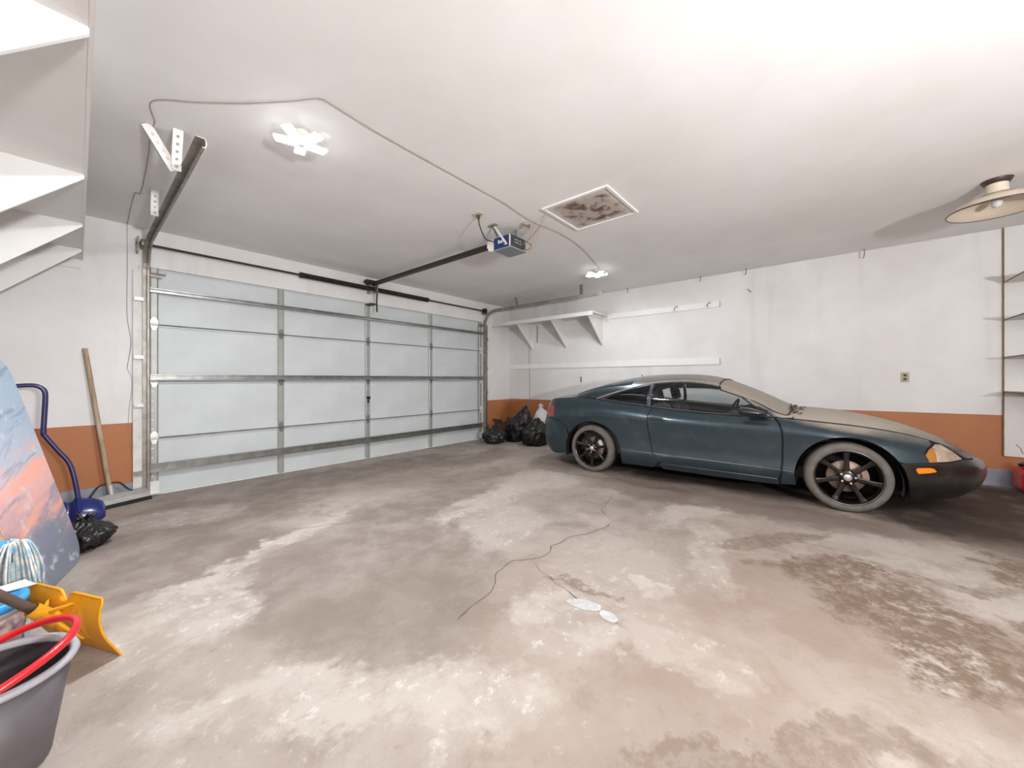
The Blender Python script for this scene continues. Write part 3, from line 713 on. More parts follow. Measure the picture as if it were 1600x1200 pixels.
# nails and hooks where wall meets ceiling
for i, (y, ln, lab) in enumerate(((2.66, .07, 'bent nail in the ceiling just right of the track end'), (1.50, .07, 'hooked nail in the ceiling above the hook board end'), (.90, .08, 'straight thin nail in the ceiling right of the hook board'), (-.33, .10, 'rusty nail in the ceiling towards the dome lamp'))):
    m = MB().tube(catmull([(XW - .10, y, ZC), (XW - .10, y, ZC - ln * .5), (XW - .095, y + .005, ZC - ln), (XW - .085, y + .02, ZC - ln - .004)], 5), .005, 6)
    tag(m.obj('ceiling_nail', 'wire_dark' if i < 3 else 'shelf_end'), lab, 'nail', 'nails along the ceiling edge')
m = MB().tube([(XW, .85, 2.50), (XW - .03, .86, 2.505), (XW - .04, .89, 2.54)], .004, 6); tag(m.obj('wall_nail', 'wire_dark'), 'bent nail alone in the white wall right of the hook board', 'nail')
m = MB().tube([(XW - .035, 4.66, 2.36), (XW - .04, 4.66, 2.0)], .006, 6); tag(m.obj('hanging_rod', 'wire_dark'), 'thin dark rod hanging under the wall shelf by the first bracket', 'rod')
m = MB().tube(catmull([(XW - .006, 4.9, 2.3), (XW - .006, 4.9, 1.6), (XW - .008, 4.88, 1.0), (XW - .02, 4.88, .45)], 6), .005, 6); tag(m.obj('pull_cord', 'bell'), 'pale cord down the right wall behind the white bag', 'cord')

# ------------------------------------------------------------------ bin bags
def bag(name, loc, rad, h, seed, label, mat='bag', lean=(0, 0), neck=None, crease=.16, cat='bin bag', group='bin bags'):
    o = thing(name, label, cat, (loc[0], loc[1], fz(loc[1])), 0, group)
    bm = bmesh.new(); bmesh.ops.create_icosphere(bm, subdivisions=5, radius=1)
    off = Vector((seed * 3.7, seed * 1.3, seed * 7.1))
    for v in bm.verts:
        d = v.co.copy()
        n1 = noise.noise(d * 1.6 + off); n2 = 1 - abs(noise.noise(d * 3.1 + off * 2)) * 2; n3 = 1 - abs(noise.noise(Vector((d.x * 7, d.y * 7, d.z * 4)) + off)) * 2
        s = 1 + .26 * n1 + crease * .75 * n2 + crease * .45 * n3
        p = d * s
        z = p.z
        zz = (z + .80) / 1.85
        wdt = 1.0
        if zz > .58: wdt = max(.30, 1 - (zz - .58) * 1.35)
        zz = max(0, zz)
        v.co = Vector((p.x * rad[0] * wdt + lean[0] * zz, p.y * rad[1] * wdt + lean[1] * zz, zz * h))
    me = bpy.data.meshes.new('bag_body'); bm.to_mesh(me); bm.free()
    for p in me.polygons: p.use_smooth = True
    link('bag_body', me, o, mat)
    nb = neck or (lean[0], lean[1], h * .98)
    m = MB()
    for k in range(5):
        a = 2 * PI * k / 5 + seed
        m.tube(catmull([(nb[0], nb[1], nb[2] - .05), (nb[0] + .02 * math.cos(a), nb[1] + .02 * math.sin(a), nb[2]), (nb[0] + .055 * math.cos(a), nb[1] + .055 * math.sin(a), nb[2] + .03 + .015 * math.sin(3 * a))], 4), [.016] * 4 + [.012, .012, .012, .012, .004], 6)
    m.obj('tied_neck', mat, o)
    return o
bag('bin_bag', (5.68, 4.76), (.22, .24), .66, 1, 'tallest black bin bag leaning in the right corner', lean=(.06, -.20))
bag('bin_bag', (5.24, 4.90), (.21, .20), .32, 2, 'low black bin bag nearest the garage door track', lean=(.02, .02))
bag('bin_bag', (5.50, 4.14), (.23, .23), .47, 3, 'squat black bin bag right behind the car tail', lean=(.04, -.03))
bag('bin_bag', (6.11, 4.40), (.16, .19), .68, 4, 'white knotted bin bag among the black ones', 'bag_white', lean=(-.03, .02), crease=.10)
cb = thing('cardboard_box', 'dark open cardboard box behind the low bin bag', 'box', (5.90, 5.24, fz(5.24)))
m = MB().box((-.16, -.13, 0), (.16, .13, .012)).box((-.16, -.13, .012), (-.152, .13, .30)).box((.152, -.13, .012), (.16, .13, .30)).box((-.152, -.13, .012), (.152, -.122, .30)).box((-.152, .122, .012), (.152, .13, .30))
m.obj('box_body', 'cardboard', cb)
for s_ in (-1, 1):
    mt = Matrix.Translation((s_ * .16, 0, .30)) @ Matrix.Rotation(R(s_ * 35), 4, 'Y')
    MB().box((-.003, -.13, 0), (.003, .13, .13), mt).obj('flap', 'cardboard', cb)
bag('bin_bag', (.02, 4.10), (.13, .15), .215, 5, 'crumpled black bin bag under the blue snow shovel', lean=(.02, -.02), crease=.2)

# ------------------------------------------------------------------ left side tools
# wide snow pusher with wooden handle
ps = thing('snow_pusher', 'wide grey snow pusher with weathered wooden handle leaning by the door track', 'snow pusher', (.20, 5.33, 0))
def lp(x, y, z): return (x - .20, y - 5.33, z)
m = MB(); A0, A1 = (-.12, 5.10), (.50, 5.325)
vs = []
for (x, y) in (A0, A1):
    for (d, z) in ((0, .030), (.03, .075), (.075, .11), (.10, .118), (.10, .112), (.077, .104), (.034, .069), (.006, .030)):
        vs.append(lp(x - d * .33, min(y + d, 5.452), z))
n = 8
m.add(vs, [(i, (i + 1) % n, n + (i + 1) % n, n + i) for i in range(n)] + [tuple(range(n)), tuple(range(2 * n - 1, n - 1, -1))])
m.obj('blade', 'blade_grey', ps)
m = MB(); vs = []
for (x, y) in (A0, A1):
    for (d, z) in ((-.012, .003), (-.006, .036), (.010, .040), (.014, .003)): vs.append(lp(x - d * .33, y + d, z))
m.add(vs, [(i, (i + 1) % 4, 4 + (i + 1) % 4, 4 + i) for i in range(4)] + [(0, 1, 2, 3), (7, 6, 5, 4)]); m.obj('rubber_edge', 'rubber_black', ps)
MB().tube([lp(.218, 5.345, .10), lp(.20, 5.36, .24), lp(.05, 5.445, 1.535)], .019, 12).obj('wooden_handle', 'wood', ps)
MB().tube([lp(.224, 5.335, .085), lp(.2095, 5.355, .20)], [.021, .020], 12).obj('ferrule', 'ferrule', ps)
MB().tube([lp(.230, 5.325, .055), lp(.224, 5.335, .09)], [.024, .019], 10).obj('handle_foot', 'black', ps)
MB().tube(catmull([lp(.06, 5.29, .085), lp(.09, 5.36, .13), lp(.14, 5.375, .20), lp(.205, 5.38, .212), lp(.275, 5.38, .208), lp(.34, 5.37, .13), lp(.41, 5.38, .085)], 5), .0075, 8).obj('brace', 'spring', ps)

# bent-handle snow shovel
bs_ = thing('snow_shovel', 'dark blue snow shovel with bent tube handle resting by the bin bag', 'snow shovel', (0, 4.80, fz(4.8)))
z0 = fz(4.8)
def sheet(name, mat, parent, fn, nu=28, nv=16, th=.005):
    m = MB(); vs = [fn(-1 + 2 * i / nu, j / nv) for j in range(nv + 1) for i in range(nu + 1)]
    m.add(vs, [(j * (nu + 1) + i, j * (nu + 1) + i + 1, (j + 1) * (nu + 1) + i + 1, (j + 1) * (nu + 1) + i) for j in range(nv) for i in range(nu)], True)
    o = m.obj(name, mat, parent)
    s_ = o.modifiers.new('thick', 'SOLIDIFY'); s_.thickness = th; s_.offset = 0
    return o
def blue(u, v):
    e = math.sqrt(max(0, 1 - abs(u) ** 3))
    zt = .20 * (.55 + .45 * e) - .02 * math.exp(-(u / .12) ** 2)
    bul = .07 * math.sin(PI * (.15 + .8 * v)) * (.55 + .45 * e) - .035 * math.exp(-(u / .14) ** 2) * math.sin(PI * v)
    return (-.045 + u * .205, -.06 * v * 0 - bul + .05 * v - .02 * (1 - v), .012 + zt * v + .03 * (1 - e) * (1 - v))
sheet('blade', 'blue_plastic', bs_, blue)
hp = catmull([(.012, -.03, .10), (.009, -.03, .215), (-.032, .0, .50), (-.10, .01, .64), (-.165, .015, .765), (-.175, .015, .80), (-.170, .02, .95), (-.166, .02, 1.10), (-.180, .02, 1.15), (-.222, .02, 1.178), (-.30, .02, 1.176), (-.36, .02, 1.165)], 5)
MB().tube(hp, .0165, 12).obj('handle', 'blue_tube', bs_)
MB().tube([(.012, -.034, .085), (.004, -.034, .24)], [.026, .021], 12).obj('socket', 'blue_plastic', bs_)
MB().tube([(-.36, .02, 1.165), (-.46, .02, 1.15)], .021, 12).obj('grip', 'black', bs_)

# padded board with sunset print, leaning on the left wall
pbx, pby = .035, 3.88
e1 = Vector((-.25, -.968, 0)).normalized(); nrm = Vector((-e1.y, e1.x, 0)) * -1
if nrm.x > 0: nrm = -nrm
upv = (Vector((0, 0, 1.33)) + nrm * .335).normalized()
th_ = upv.cross(e1); th_ = th_ if th_.x < 0 else -th_
pb = bpy.data.objects.new('padded_board', None); COL.objects.link(pb)
tag(pb, 'tall padded board with pink and blue sunset sky print leaning on the left wall', 'padded board')
mt = Matrix((th_, e1, upv)).transposed().to_4x4(); mt.translation = (pbx, pby, fz(pby) + .004 + .0)
pb.matrix_world = mt
def rrect(w_, h_, r_, n=10):
    pts = []
    for cx, cy, a0 in ((w_ - r_, r_, -90), (w_ - r_, h_ - r_, 0), (r_, h_ - r_, 90), (r_, r_, 180)):
        for k in range(n + 1):
            a = R(a0 + 90 * k / n); pts.append((cx + r_ * math.cos(a), cy + r_ * math.sin(a)))
    return pts
MB().prism(rrect(.90, 1.40, .15), .010, .060, 'x').obj('core', 'pad_edge', pb, .008)
MB().prism(rrect(.90, 1.40, .15), .0, .012, 'x').obj('printed_face', 'sunset', pb, .005)
MB().prism([(p[0], p[1]) for p in rrect(.90, 1.40, .15)], .058, .064, 'x').obj('back_cover', 'black', pb)

# string mop
mp = thing('string_mop', 'white string mop head beside the sunset board', 'mop', (-.19, 2.87, fz(2.87)))
m = MB()
rnd = random.Random(3)
for k in range(46):
    a = 2 * PI * rnd.random(); r_ = .03 + .065 * rnd.random()
    m.tube(catmull([(0, 0, .40), (.5 * r_ * math.cos(a), .5 * r_ * math.sin(a), .43 + .02 * rnd.random()), (r_ * math.cos(a), r_ * math.sin(a), .30), (r_ * 1.05 * math.cos(a + .2), r_ * 1.05 * math.sin(a + .2), .10 + .1 * rnd.random())], 4), .0045, 5)
m.obj('mop_strings', 'rope', mp)
MB().tube([(0, 0, .0), (0, 0, .36)], [.05, .035], 12).obj('mop_core', 'rope', mp)
MB().tube([(0, 0, .40), (-.06, 0, .45)], .028, 12).obj('mop_clamp', 'lid_blue', mp)
MB().tube([(-.03, 0, .42), (-.20, .0, 1.22)], .012, 10).obj('mop_handle', 'wood', mp)

# white tub with blue lid
tb = thing('plastic_tub', 'white plastic tub with sky blue lid behind the grey bucket', 'tub', (-.265, 2.63, fz(2.63)))
MB().lathe([(0, .0), (.105, 0), (.112, .01), (.124, .235), (.128, .24), (.128, .255), (.12, .255), (.0, .25)], 36).obj('tub_body', 'tub', tb)
MB().lathe([(.118, .248), (.133, .248), (.134, .275), (.128, .283), (.112, .283), (.108, .278), (0, .279)], 36).obj('lid', 'lid_blue', tb)
m = MB(); n = 10; vs = []
for k in range(n + 1):
    a = R(-65 + 75 * k / n)
    for (r_, z) in ((.1135, .03), (.1262, .225)): vs.append((r_ * math.cos(a), r_ * math.sin(a), z))
m.add(vs, [(2 * k, 2 * k + 2, 2 * k + 3, 2 * k + 1) for k in range(n)], True); m.obj('printed_label', 'tub_label', tb)
pp = MB().prism([(-.06, -.01), (.055, .02), (.0, .09), (-.07, .06)], 0, .003, 'z', Matrix.Rotation(R(4), 4, 'X'))
po = pp.obj('paper_scrap', 'paper'); po.location = (-.175, 2.665, fz(2.63) + .2845); po.rotation_euler = (0, 0, R(-15))
tag(po, 'white paper scrap lying on the far edge of the blue tub lid', 'paper')

# yellow snow shovel: blade stands on its lip, handle back to the left wall
ys = thing('snow_shovel', 'yellow plastic snow shovel with brown handle beside the grey bucket', 'snow shovel', (-.05, 2.485, fz(2.485)))
we = Vector((-.25, .53, 0)).normalized()            # along the blade width
bn = Vector((we.y, -we.x, 0))                       # concave side, towards the room
def yel(u, v):
    # v 0 = floor lip, 1 = top edge
    hgt = .275
    z = .004 + hgt * v ** .85
    curl = .105 * (1 - v) ** 1.9 + .045 * v ** 2.2 - .02
    notch = 0
    if v > .86: notch = -.05 * math.exp(-(u / .10) ** 2) * (v - .86) / .14
    side = .235 * (1 - .04 * (1 - v))
    if v > .93: side *= 1 - .05 * ((v - .93) / .07) ** 2
    rib = .006 * sum(math.exp(-((abs(u) - c) / .035) ** 2) for c in (.30, .47)) * math.sin(PI * min(1, max(0, (v - .12) / .7))) if .12 < v < .82 else 0
    p = we * (u * side) + bn * (curl - rib)
    return (p.x, p.y, z + notch)
sheet('blade', 'yellow', ys, yel, 60, 30, .005)
ed = MB(); ed.tube([Vector(yel(-1 + 2 * i / 40, 1)) for i in range(41)], .006, 6); ed.tube([Vector(yel(1, i / 16)) for i in range(17)], .0045, 6); ed.tube([Vector(yel(-1, i / 16)) for i in range(17)], .0045, 6)
ed.obj('rolled_edge', 'yellow', ys)
hs0 = Vector((0, 0, .19)) + bn * -.02; hs1 = hs0 + Vector((-.12, -.03, .155)); hd = (hs1 - hs0).normalized()
MB().tube([hs0 - hd * .02, hs0 + hd * .085], [.030, .025], 14, False).obj('socket', 'yellow', ys)
for (u, v) in ((.38, .82), (-.32, .86), (.30, .18), (-.30, .2)):
    MB().tube([hs0 + hd * .04, Vector(yel(u, v)) - bn * .004], [.013, .005], 6).obj('socket_rib', 'yellow', ys)
hend = hs0 + hd * 1.0
tt = (XL + .02 + .05 - hs0.x) / hd.x
MB().tube([hs0 + hd * .05, hs0 + hd * min(tt, 1.05)], .0165, 14).obj('handle', 'brown_handle', ys)

# grey bucket with red handle
bk = thing('bucket', 'grey plastic bucket with thick red handle in the near left corner', 'bucket', (-.175, 1.90, fz(1.9)))
bh = .305
MB().lathe([(0, 0), (.115, 0), (.125, .012), (.168, bh - .01), (.160, bh - .012), (.118, .016), (0, .012)], 48).obj('bucket_body', 'bucket', bk)
MB().lathe([(.163, bh - .018), (.178, bh - .014), (.183, bh - .004), (.178, bh + .006), (.165, bh + .006), (.160, bh - .004), (.163, bh - .018)], 48).obj('rim', 'bucket_lip', bk)
MB().lathe([(0, .018), (.117, .022), (.1595, bh - .014)], 48).obj('inner_lining', 'bucket_in', bk)
hp = []
for k in range(33):
    a = R(-92 + 184 * k / 32); r_ = .178
    hp.append((r_ * .98 * math.cos(a), r_ * math.sin(a), bh + .010 + .055 * max(0, math.cos(a)) ** .8))
MB().tube(hp, .0115, 10).obj('handle', 'red', bk)
for s_ in (-1, 1): MB().tube([(0, s_ * .165, bh - .01), (0, s_ * .192, bh - .01)], .016, 12).obj('handle_pivot', 'red', bk)

# red fuel can by the baseboard, right edge
fc = thing('fuel_can', 'red plastic fuel can at the right edge beside the car nose', 'fuel can', (6.10, -1.56, fz(-1.56)))
m = MB().prism(rrect(.26, .24, .07, 8), -.15, .15, 'x'); o = m.obj('can_body', 'red', fc, .025); o.location = (0, -.13, .002)
MB().tube([(-.03, .07, .235), (-.03, .09, .275)], [.035, .03], 16).obj('spout_neck', 'red', fc)
MB().tube([(-.03, .09, .272), (-.03, .10, .295)], .036, 16).obj('cap', 'black', fc)
MB().tube(catmull([(0, .03, .235), (0, .0, .275), (0, -.06, .28), (0, -.10, .235)], 6), .014, 10).obj('carry_handle', 'red', fc)
MB().lathe([(.052, 0), (.062, .004), (.06, .012), (.048, .010)], 24, Matrix.Translation((-.152, .03, .14)) @ Matrix.Rotation(R(-90), 4, 'Y')).obj('moulded_ring', 'red', fc)

# ------------------------------------------------------------------ the car
def interp(tab, x):
    if x <= tab[0][0]: return tab[0][1]
    if x >= tab[-1][0]: return tab[-1][1]
    for i in range(len(tab) - 1):
        if tab[i][0] <= x <= tab[i + 1][0]:
            x0, y0 = tab[i]; x1, y1 = tab[i + 1]
            # cubic hermite with finite-difference tangents
            def tg(k):
                if k == 0: return (tab[1][1] - tab[0][1]) / (tab[1][0] - tab[0][0])
                if k == len(tab) - 1: return (tab[-1][1] - tab[-2][1]) / (tab[-1][0] - tab[-2][0])
                a = (tab[k][1] - tab[k - 1][1]) / (tab[k][0] - tab[k - 1][0]); b_ = (tab[k + 1][1] - tab[k][1]) / (tab[k + 1][0] - tab[k][0])
                return 0 if a * b_ <= 0 else 2 * a * b_ / (a + b_)
            h = x1 - x0; s = (x - x0) / h
            return y0 * (2 * s ** 3 - 3 * s ** 2 + 1) + h * tg(i) * (s ** 3 - 2 * s ** 2 + s) + y1 * (3 * s ** 2 - 2 * s ** 3) + h * tg(i + 1) * (s ** 3 - s ** 2)
WB = 2.453
XMF, XF0, NF, MF = 2.20, 3.36, 2.5, 2.0
XMR, XR0, NR, MR = -.38, -.915, 3.6, 2.6
T_xf = [(.10, 3.18), (.16, 3.24), (.25, 3.33), (.36, 3.36), (.44, 3.345), (.52, 3.29), (.60, 3.20), (.68, 3.09), (.80, 2.95), (1.0, 2.8)]
T_xr = [(.15, -.74), (.22, -.83), (.32, -.895), (.45, -.915), (.60, -.905), (.655, -.88), (.70, -.86), (.80, -.845), (.93, -.81), (1.1, -.78)]
T_zs0 = [(-.80, .895), (-.5, .935), (-.1, .945), (.10, .928), (.43, .890), (.76, .853), (1.06, .824), (1.4, .801), (1.7, .790), (1.95, .790), (2.2, .770), (2.5, .737), (2.67, .710), (2.83, .674), (2.93, .642), (3.02, .608), (3.12, .555), (3.22, .49), (3.31, .43)]
def to_nom(x, z):
    if x > XMF: return XMF + (x - XMF) * (XF0 - XMF) / (interp(T_xf, z) - XMF)
    if x < XMR: return XMR + (x - XMR) * (XR0 - XMR) / (interp(T_xr, z) - XMR)
    return x
T_zs = [(to_nom(x, z), z) for x, z in T_zs0]
T_zs = [(XR0, .89)] + [p for p in T_zs if XR0 < p[0] < XF0 - .002] + [(XF0, .42)]
T_zc = [(-.9, .62), (-.3, .70), (.3, .705), (.8, .68), (2.0, .655), (2.45, .63), (2.9, .53), (3.36, .36)]
T_ti = [(-.9, .10), (-.3, .13), (.1, .11), (.5, .085), (1.9, .085), (2.2, .13), (2.6, .165), (3.0, .17), (3.36, .12)]
def pf(X):
    if X > XMF: return max(0, 1 - ((X - XMF) / (XF0 - XMF)) ** NF) ** (1 / MF)
    if X < XMR: return max(0, 1 - ((XMR - X) / (XMR - XR0)) ** NR) ** (1 / MR)
    return 1.0
# arc-length table along the plan outline
tabX = []
N_ = 160
for k in range(N_ + 1): tabX.append(XMR - (XMR - XR0) * math.sin(PI / 2 * (1 - k / N_)) ** (2 / NR))
for k in range(1, 260): tabX.append(XMR + (XMF - XMR) * k / 260)
for k in range(N_ + 1): tabX.append(XMF + (XF0 - XMF) * math.sin(PI / 2 * k / N_) ** (2 / NF))
tabA = [0.0]
for i in range(1, len(tabX)):
    tabA.append(tabA[-1] + math.hypot(tabX[i] - tabX[i - 1], .845 * (pf(tabX[i]) - pf(tabX[i - 1]))))
iz = min(range(len(tabX)), key=lambda i: abs(tabX[i]))
A0_ = tabA[iz]
tabA = [a - A0_ for a in tabA]; AMIN, AMAX = tabA[0], tabA[-1]
import bisect
def a2X(a):
    a = min(max(a, AMIN), AMAX); i = min(max(bisect.bisect_right(tabA, a) - 1, 0), len(tabA) - 2)
    d = tabA[i + 1] - tabA[i]; return tabX[i] + (tabX[i + 1] - tabX[i]) * ((a - tabA[i]) / d if d > 1e-12 else 0)
def X2a(X):
    X = min(max(X, XR0), XF0); i = min(max(bisect.bisect_right(tabX, X) - 1, 0), len(tabX) - 2)
    d = tabX[i + 1] - tabX[i]; return tabA[i] + (tabA[i + 1] - tabA[i]) * ((X - tabX[i]) / d if d > 1e-12 else 0)
def sec(X, z):
    zc = interp(T_zc, X); zs = interp(T_zs, X)
    wm = .845 + .008 * math.exp(-((X - .02) / .38) ** 2) + .008 * math.exp(-((X - WB) / .38) ** 2)
    if z >= zc: return wm - interp(T_ti, X) * (max(0, z - zc) / max(.02, zs - zc)) ** 2.1
    mid = 1 if .3 < X < 2.2 else max(0, 1 - min(abs(X - .3), abs(X - 2.2)) / .3)
    zl = .325
    if z > zl: return wm - .017 * mid * math.sin(PI * (zc - z) / max(.02, zc - zl))
    return wm + .008 * mid * min(1, (zl - z) / .006) - .055 * (max(0, zl - z) / .17) ** 2
def side(a, z):
    X = a2X(a)
    if X > XMF: x = XMF + (X - XMF) * (interp(T_xf, z) - XMF) / (XF0 - XMF)
    elif X < XMR: x = XMR + (X - XMR) * (interp(T_xr, z) - XMR) / (XR0 - XMR)
    else: x = X
    return Vector((x, -pf(X) * sec(X, z), z))
T_zt = [(-.90, .90), (-.80, .935), (-.74, .957), (-.55, .972), (-.40, 1.0), (-.21, 1.075), (.06, 1.150), (.34, 1.207), (.55, 1.232), (.83, 1.238), (1.05, 1.232), (1.2, 1.216), (1.40, 1.168), (1.63, 1.070), (1.84, .963), (2.0, .880), (2.06, .856), (2.20, .848), (2.40, .830), (2.60, .792), (2.80, .737), (2.95, .682), (3.08, .620), (3.2, .545), (3.3, .465), (3.36, .42)]
def shell_par(X):
    E = side(X2a(X), interp(T_zs, X)); zt = max(interp(T_zt, E.x), E.z + .002); dz = zt - E.z
    f = min(1, max(0, (dz - .06) / .16)); f = f * f * (3 - 2 * f)
    return E, dz, 2.0 + .5 * f, 1.0 + 1.45 * f
def shell(X, q):           # q 0 = shoulder, 1 = centre line
    E, dz, n, m = shell_par(X)
    r = max(0, math.cos(min(1, max(0, q)) * PI / 2)) ** .85
    return Vector((E.x, E.y * r, E.z + dz * max(0, 1 - r ** n) ** (1 / m)))
def q_of_r(r): return math.acos(min(1, max(0, r)) ** (1 / .85)) * 2 / PI
def q_of_z(X, z):
    E, dz, n, m = shell_par(X); c = min(1, max(0, (z - E.z) / dz)); return q_of_r(max(0, 1 - c ** m) ** (1 / n))
QS = .95
def inpoly(x, y, P):
    c = False; j = len(P) - 1
    for i in range(len(P)):
        if (P[i][1] > y) != (P[j][1] > y) and x < (P[j][0] - P[i][0]) * (y - P[i][1]) / (P[j][1] - P[i][1]) + P[i][0]: c = not c
        j = i
    return c
def dens(P, d):
    out = []
    for i in range(len(P)):
        a, b_ = P[i], P[(i + 1) % len(P)]; n = max(1, int(math.hypot(b_[0] - a[0], b_[1] - a[1]) / d))
        out += [(a[0] + (b_[0] - a[0]) * k / n, a[1] + (b_[1] - a[1]) * k / n) for k in range(n)]
    return out
def panel(name, mat, parent, fn, outer, holes=(), d=.035, off=0.0, rim=.012, mirror=(1,), rows=(), label=None, join=False):
    """mesh a region of a parametric surface; polygons are in (u, v); mirror 1 = near side, -1 = far side"""
    polys = [dens(outer, d)] + [dens(h, d) for h in holes]
    pts, edges = [], []
    for P in polys:
        b0 = len(pts); pts += [Vector(p) for p in P]; edges += [(b0 + i, b0 + (i + 1) % len(P)) for i in range(len(P))]
    us = [p[0] for p in polys[0]]; vs = [p[1] for p in polys[0]]
    def near(u, v):
        return any((p[0] - u) ** 2 + (p[1] - v) ** 2 < (d * .4) ** 2 for P in polys for p in P)
    vv = []
    v = min(vs) + d / 2
    while v < max(vs): vv.append(v); v += d
    vv += list(rows)
    u = min(us) + d / 2
    while u < max(us):
        for v in vv:
            if inpoly(u, v, polys[0]) and not any(inpoly(u, v, h) for h in polys[1:]) and not near(u, v): pts.append(Vector((u, v)))
        u += d
    ov, oe, of, *_ = delaunay_2d_cdt(pts, edges, [], 0, 1e-6)
    tris = []
    for f in of:
        cx = sum(ov[i].x for i in f) / len(f); cy = sum(ov[i].y for i in f) / len(f)
        if inpoly(cx, cy, polys[0]) and not any(inpoly(cx, cy, h) for h in polys[1:]): tris.append(tuple(f))
    P3, N3 = [], []
    h = .004
    for p in ov:
        P = fn(p.x, p.y)
        du = fn(p.x + h, p.y) - fn(p.x - h, p.y); dv = fn(p.x, p.y + h) - fn(p.x, p.y - h)
        n = du.cross(dv)
        if n.length < 1e-12: n = Vector((0, -1, .2))
        n.normalize()
        if n.dot(Vector((P.x - 1.2, P.y, P.z - .55)) * 1.0) < 0 and n.y > 0: n = -n
        if n.y > .3: n = -n
        if n.z < -.6 and fn is shellf: n = -n
        P3.append(P + n * off); N3.append(n)
    cnt = {}
    for f in tris:
        for i in range(len(f)):
            e = (f[i], f[(i + 1) % len(f)]); k = tuple(sorted(e)); cnt.setdefault(k, []).append(e)
    objs = []; VV, FF, NN = [], [], []
    for mir in mirror:
        V, F, Nn = [], [], []
        sgn = Vector((1, mir, 1))
        mul = lambda a: Vector((a.x, a.y * mir, a.z))
        V += [mul(p) for p in P3]; Nn += [mul(n) for n in N3]
        for f in tris:
            a, b_, c = (V[i] for i in f[:3]); fn_ = (b_ - a).cross(c - a)
            F.append(tuple(f) if fn_.dot(Nn[f[0]]) >= 0 else tuple(reversed(f)))
        if rim:
            for k, es in cnt.items():
                if len(es) == 1:
                    i, j = k; b0 = len(V)
                    V += [V[i], V[j], V[j] - Nn[j] * rim, V[i] - Nn[i] * rim]
                    fnn = (V[b0 + 1] - V[b0]).cross(V[b0 + 2] - V[b0]); fnn = fnn.normalized() if fnn.length > 1e-12 else Vector((0, 0, 1))
                    Nn += [fnn] * 4; F.append((b0, b0 + 1, b0 + 2, b0 + 3))
        if join:
            b0 = len(VV); VV += V; NN += Nn; FF += [tuple(b0 + i for i in f) for f in F]
        else: objs.append((V, F, Nn))
    if join: objs = [(VV, FF, NN)]
    res = []
    for V, F, Nn in objs:
        me = bpy.data.meshes.new(name); me.from_pydata([tuple(v) for v in V], [], F); me.update()
        me.polygons.foreach_set('use_smooth', [True] * len(F))
        me.normals_split_custom_set_from_vertices([tuple(n) for n in Nn])
        o = link(name, me, parent, mat)
        if label: o['label'] = label
        res.append(o)
    return res
def SA(P): return [(X2a(to_nom(x, z)), z) for x, z in P]          # side view (x,z) -> (arc, z)
def SQ(P): return [(x, q_of_z(x, z) * QS) for x, z in P]          # side view -> shell
shellf = lambda u, v: shell(u, v / QS)

car = thing('car', 'dusty dark teal two-door coupe parked along the right wall', 'car', (5.095, 2.325, fz(2.325)), rot=(0, -SL, R(-90 + .45)))
BOTH = (1, -1)
def zsa(a): return interp(T_zs, a2X(a))
# outlines -----------------------------------------------------------------
def arch(cx, rx, ztop, zb, n=22, grow=0.0):
    cz_ = .275; rz = ztop - cz_ + grow; rx += grow; pts = []
    for k in range(n + 1):
        th = PI - PI * k / n; pts.append((cx + rx * math.cos(th), cz_ + rz * math.sin(th)))
    return [(cx - rx, zb)] + pts + [(cx + rx, zb)]
RA = arch(.030, .385, .645, .10); FA = arch(2.447, .358, .645, .10)
G = .0045
def topline(x0, x1, n=14, dz=0.0):
    out = []
    for k in range(n + 1):
        X = x0 + (x1 - x0) * k / n; out.append((X2a(X), interp(T_zs, X) - dz))
    return out
# door
door_rear = [(.793, .850), (.766, .815), (.741, .756), (.738, .690), (.742, .624), (.766, .483), (.793, .355), (.815, .281), (.850, .236), (.90, .228)]
door_front = [(1.960, .222), (1.975, .245), (1.990, .373), (1.998, .561), (1.994, .665), (1.972, .736), (1.935, .788)]
dpoly = SA(door_rear + door_front) + [(a, z - .0005) for a, z in topline(1.90, .80, 16)]
def shrink(P, g):
    cx = sum(p[0] for p in P) / len(P); n = len(P); out = []
    ar = sum(P[i][0] * P[(i + 1) % n][1] - P[(i + 1) % n][0] * P[i][1] for i in range(n)); sg = 1 if ar > 0 else -1
    for i in range(n):
        a, b_, c = Vector(P[i - 1]), Vector(P[i]), Vector(P[(i + 1) % n]); d1 = (b_ - a); d2 = (c - b_)
        if d1.length < 1e-9 or d2.length < 1e-9: out.append(P[i]); continue
        d1.normalize(); d2.normalize(); t_ = (d1 + d2); t_ = t_.normalized() if t_.length > .1 else d1
        nn_ = Vector((-t_.y, t_.x)) * sg; out.append((b_.x + nn_.x * g, b_.y + nn_.y * g))
    return out
ROWS = (.331, .3255, .3195, .314)
doors = panel('door', 'paint', car, side, shrink(dpoly, G), d=.030, mirror=BOTH, rows=ROWS)
# rear quarter: behind the door, round the arch, up to the rear bumper line
rb_line = [(-.345, .50), (-.50, .57), (-.62, .63), (-.70, .668)]
quarter = SA([(.44, .158), (.80, .160), (.85, .226), (.815, .281), (.793, .355), (.766, .483), (.742, .624), (.738, .690), (.741, .756), (.766, .815), (.793, .850)]) + \
          [(a, z) for a, z in topline(.78, XR0 + .012, 30)] + [(AMIN, .89), (AMIN, .668)] + SA([(-.78, .668), (-.70, .668), (-.62, .660), (-.50, .645), (-.42, .62), (-.335, .545)])
ra_pts = [p for p in arch(.030, .385, .645, .158) if True]
arch_r = SA([(x, z) for x, z in ra_pts if not (x < -.30 and z < .535)])
quarter += arch_r
quarters = panel('quarter_panel', 'paint', car, side, shrink(quarter, G), d=.032, mirror=BOTH, rows=ROWS)
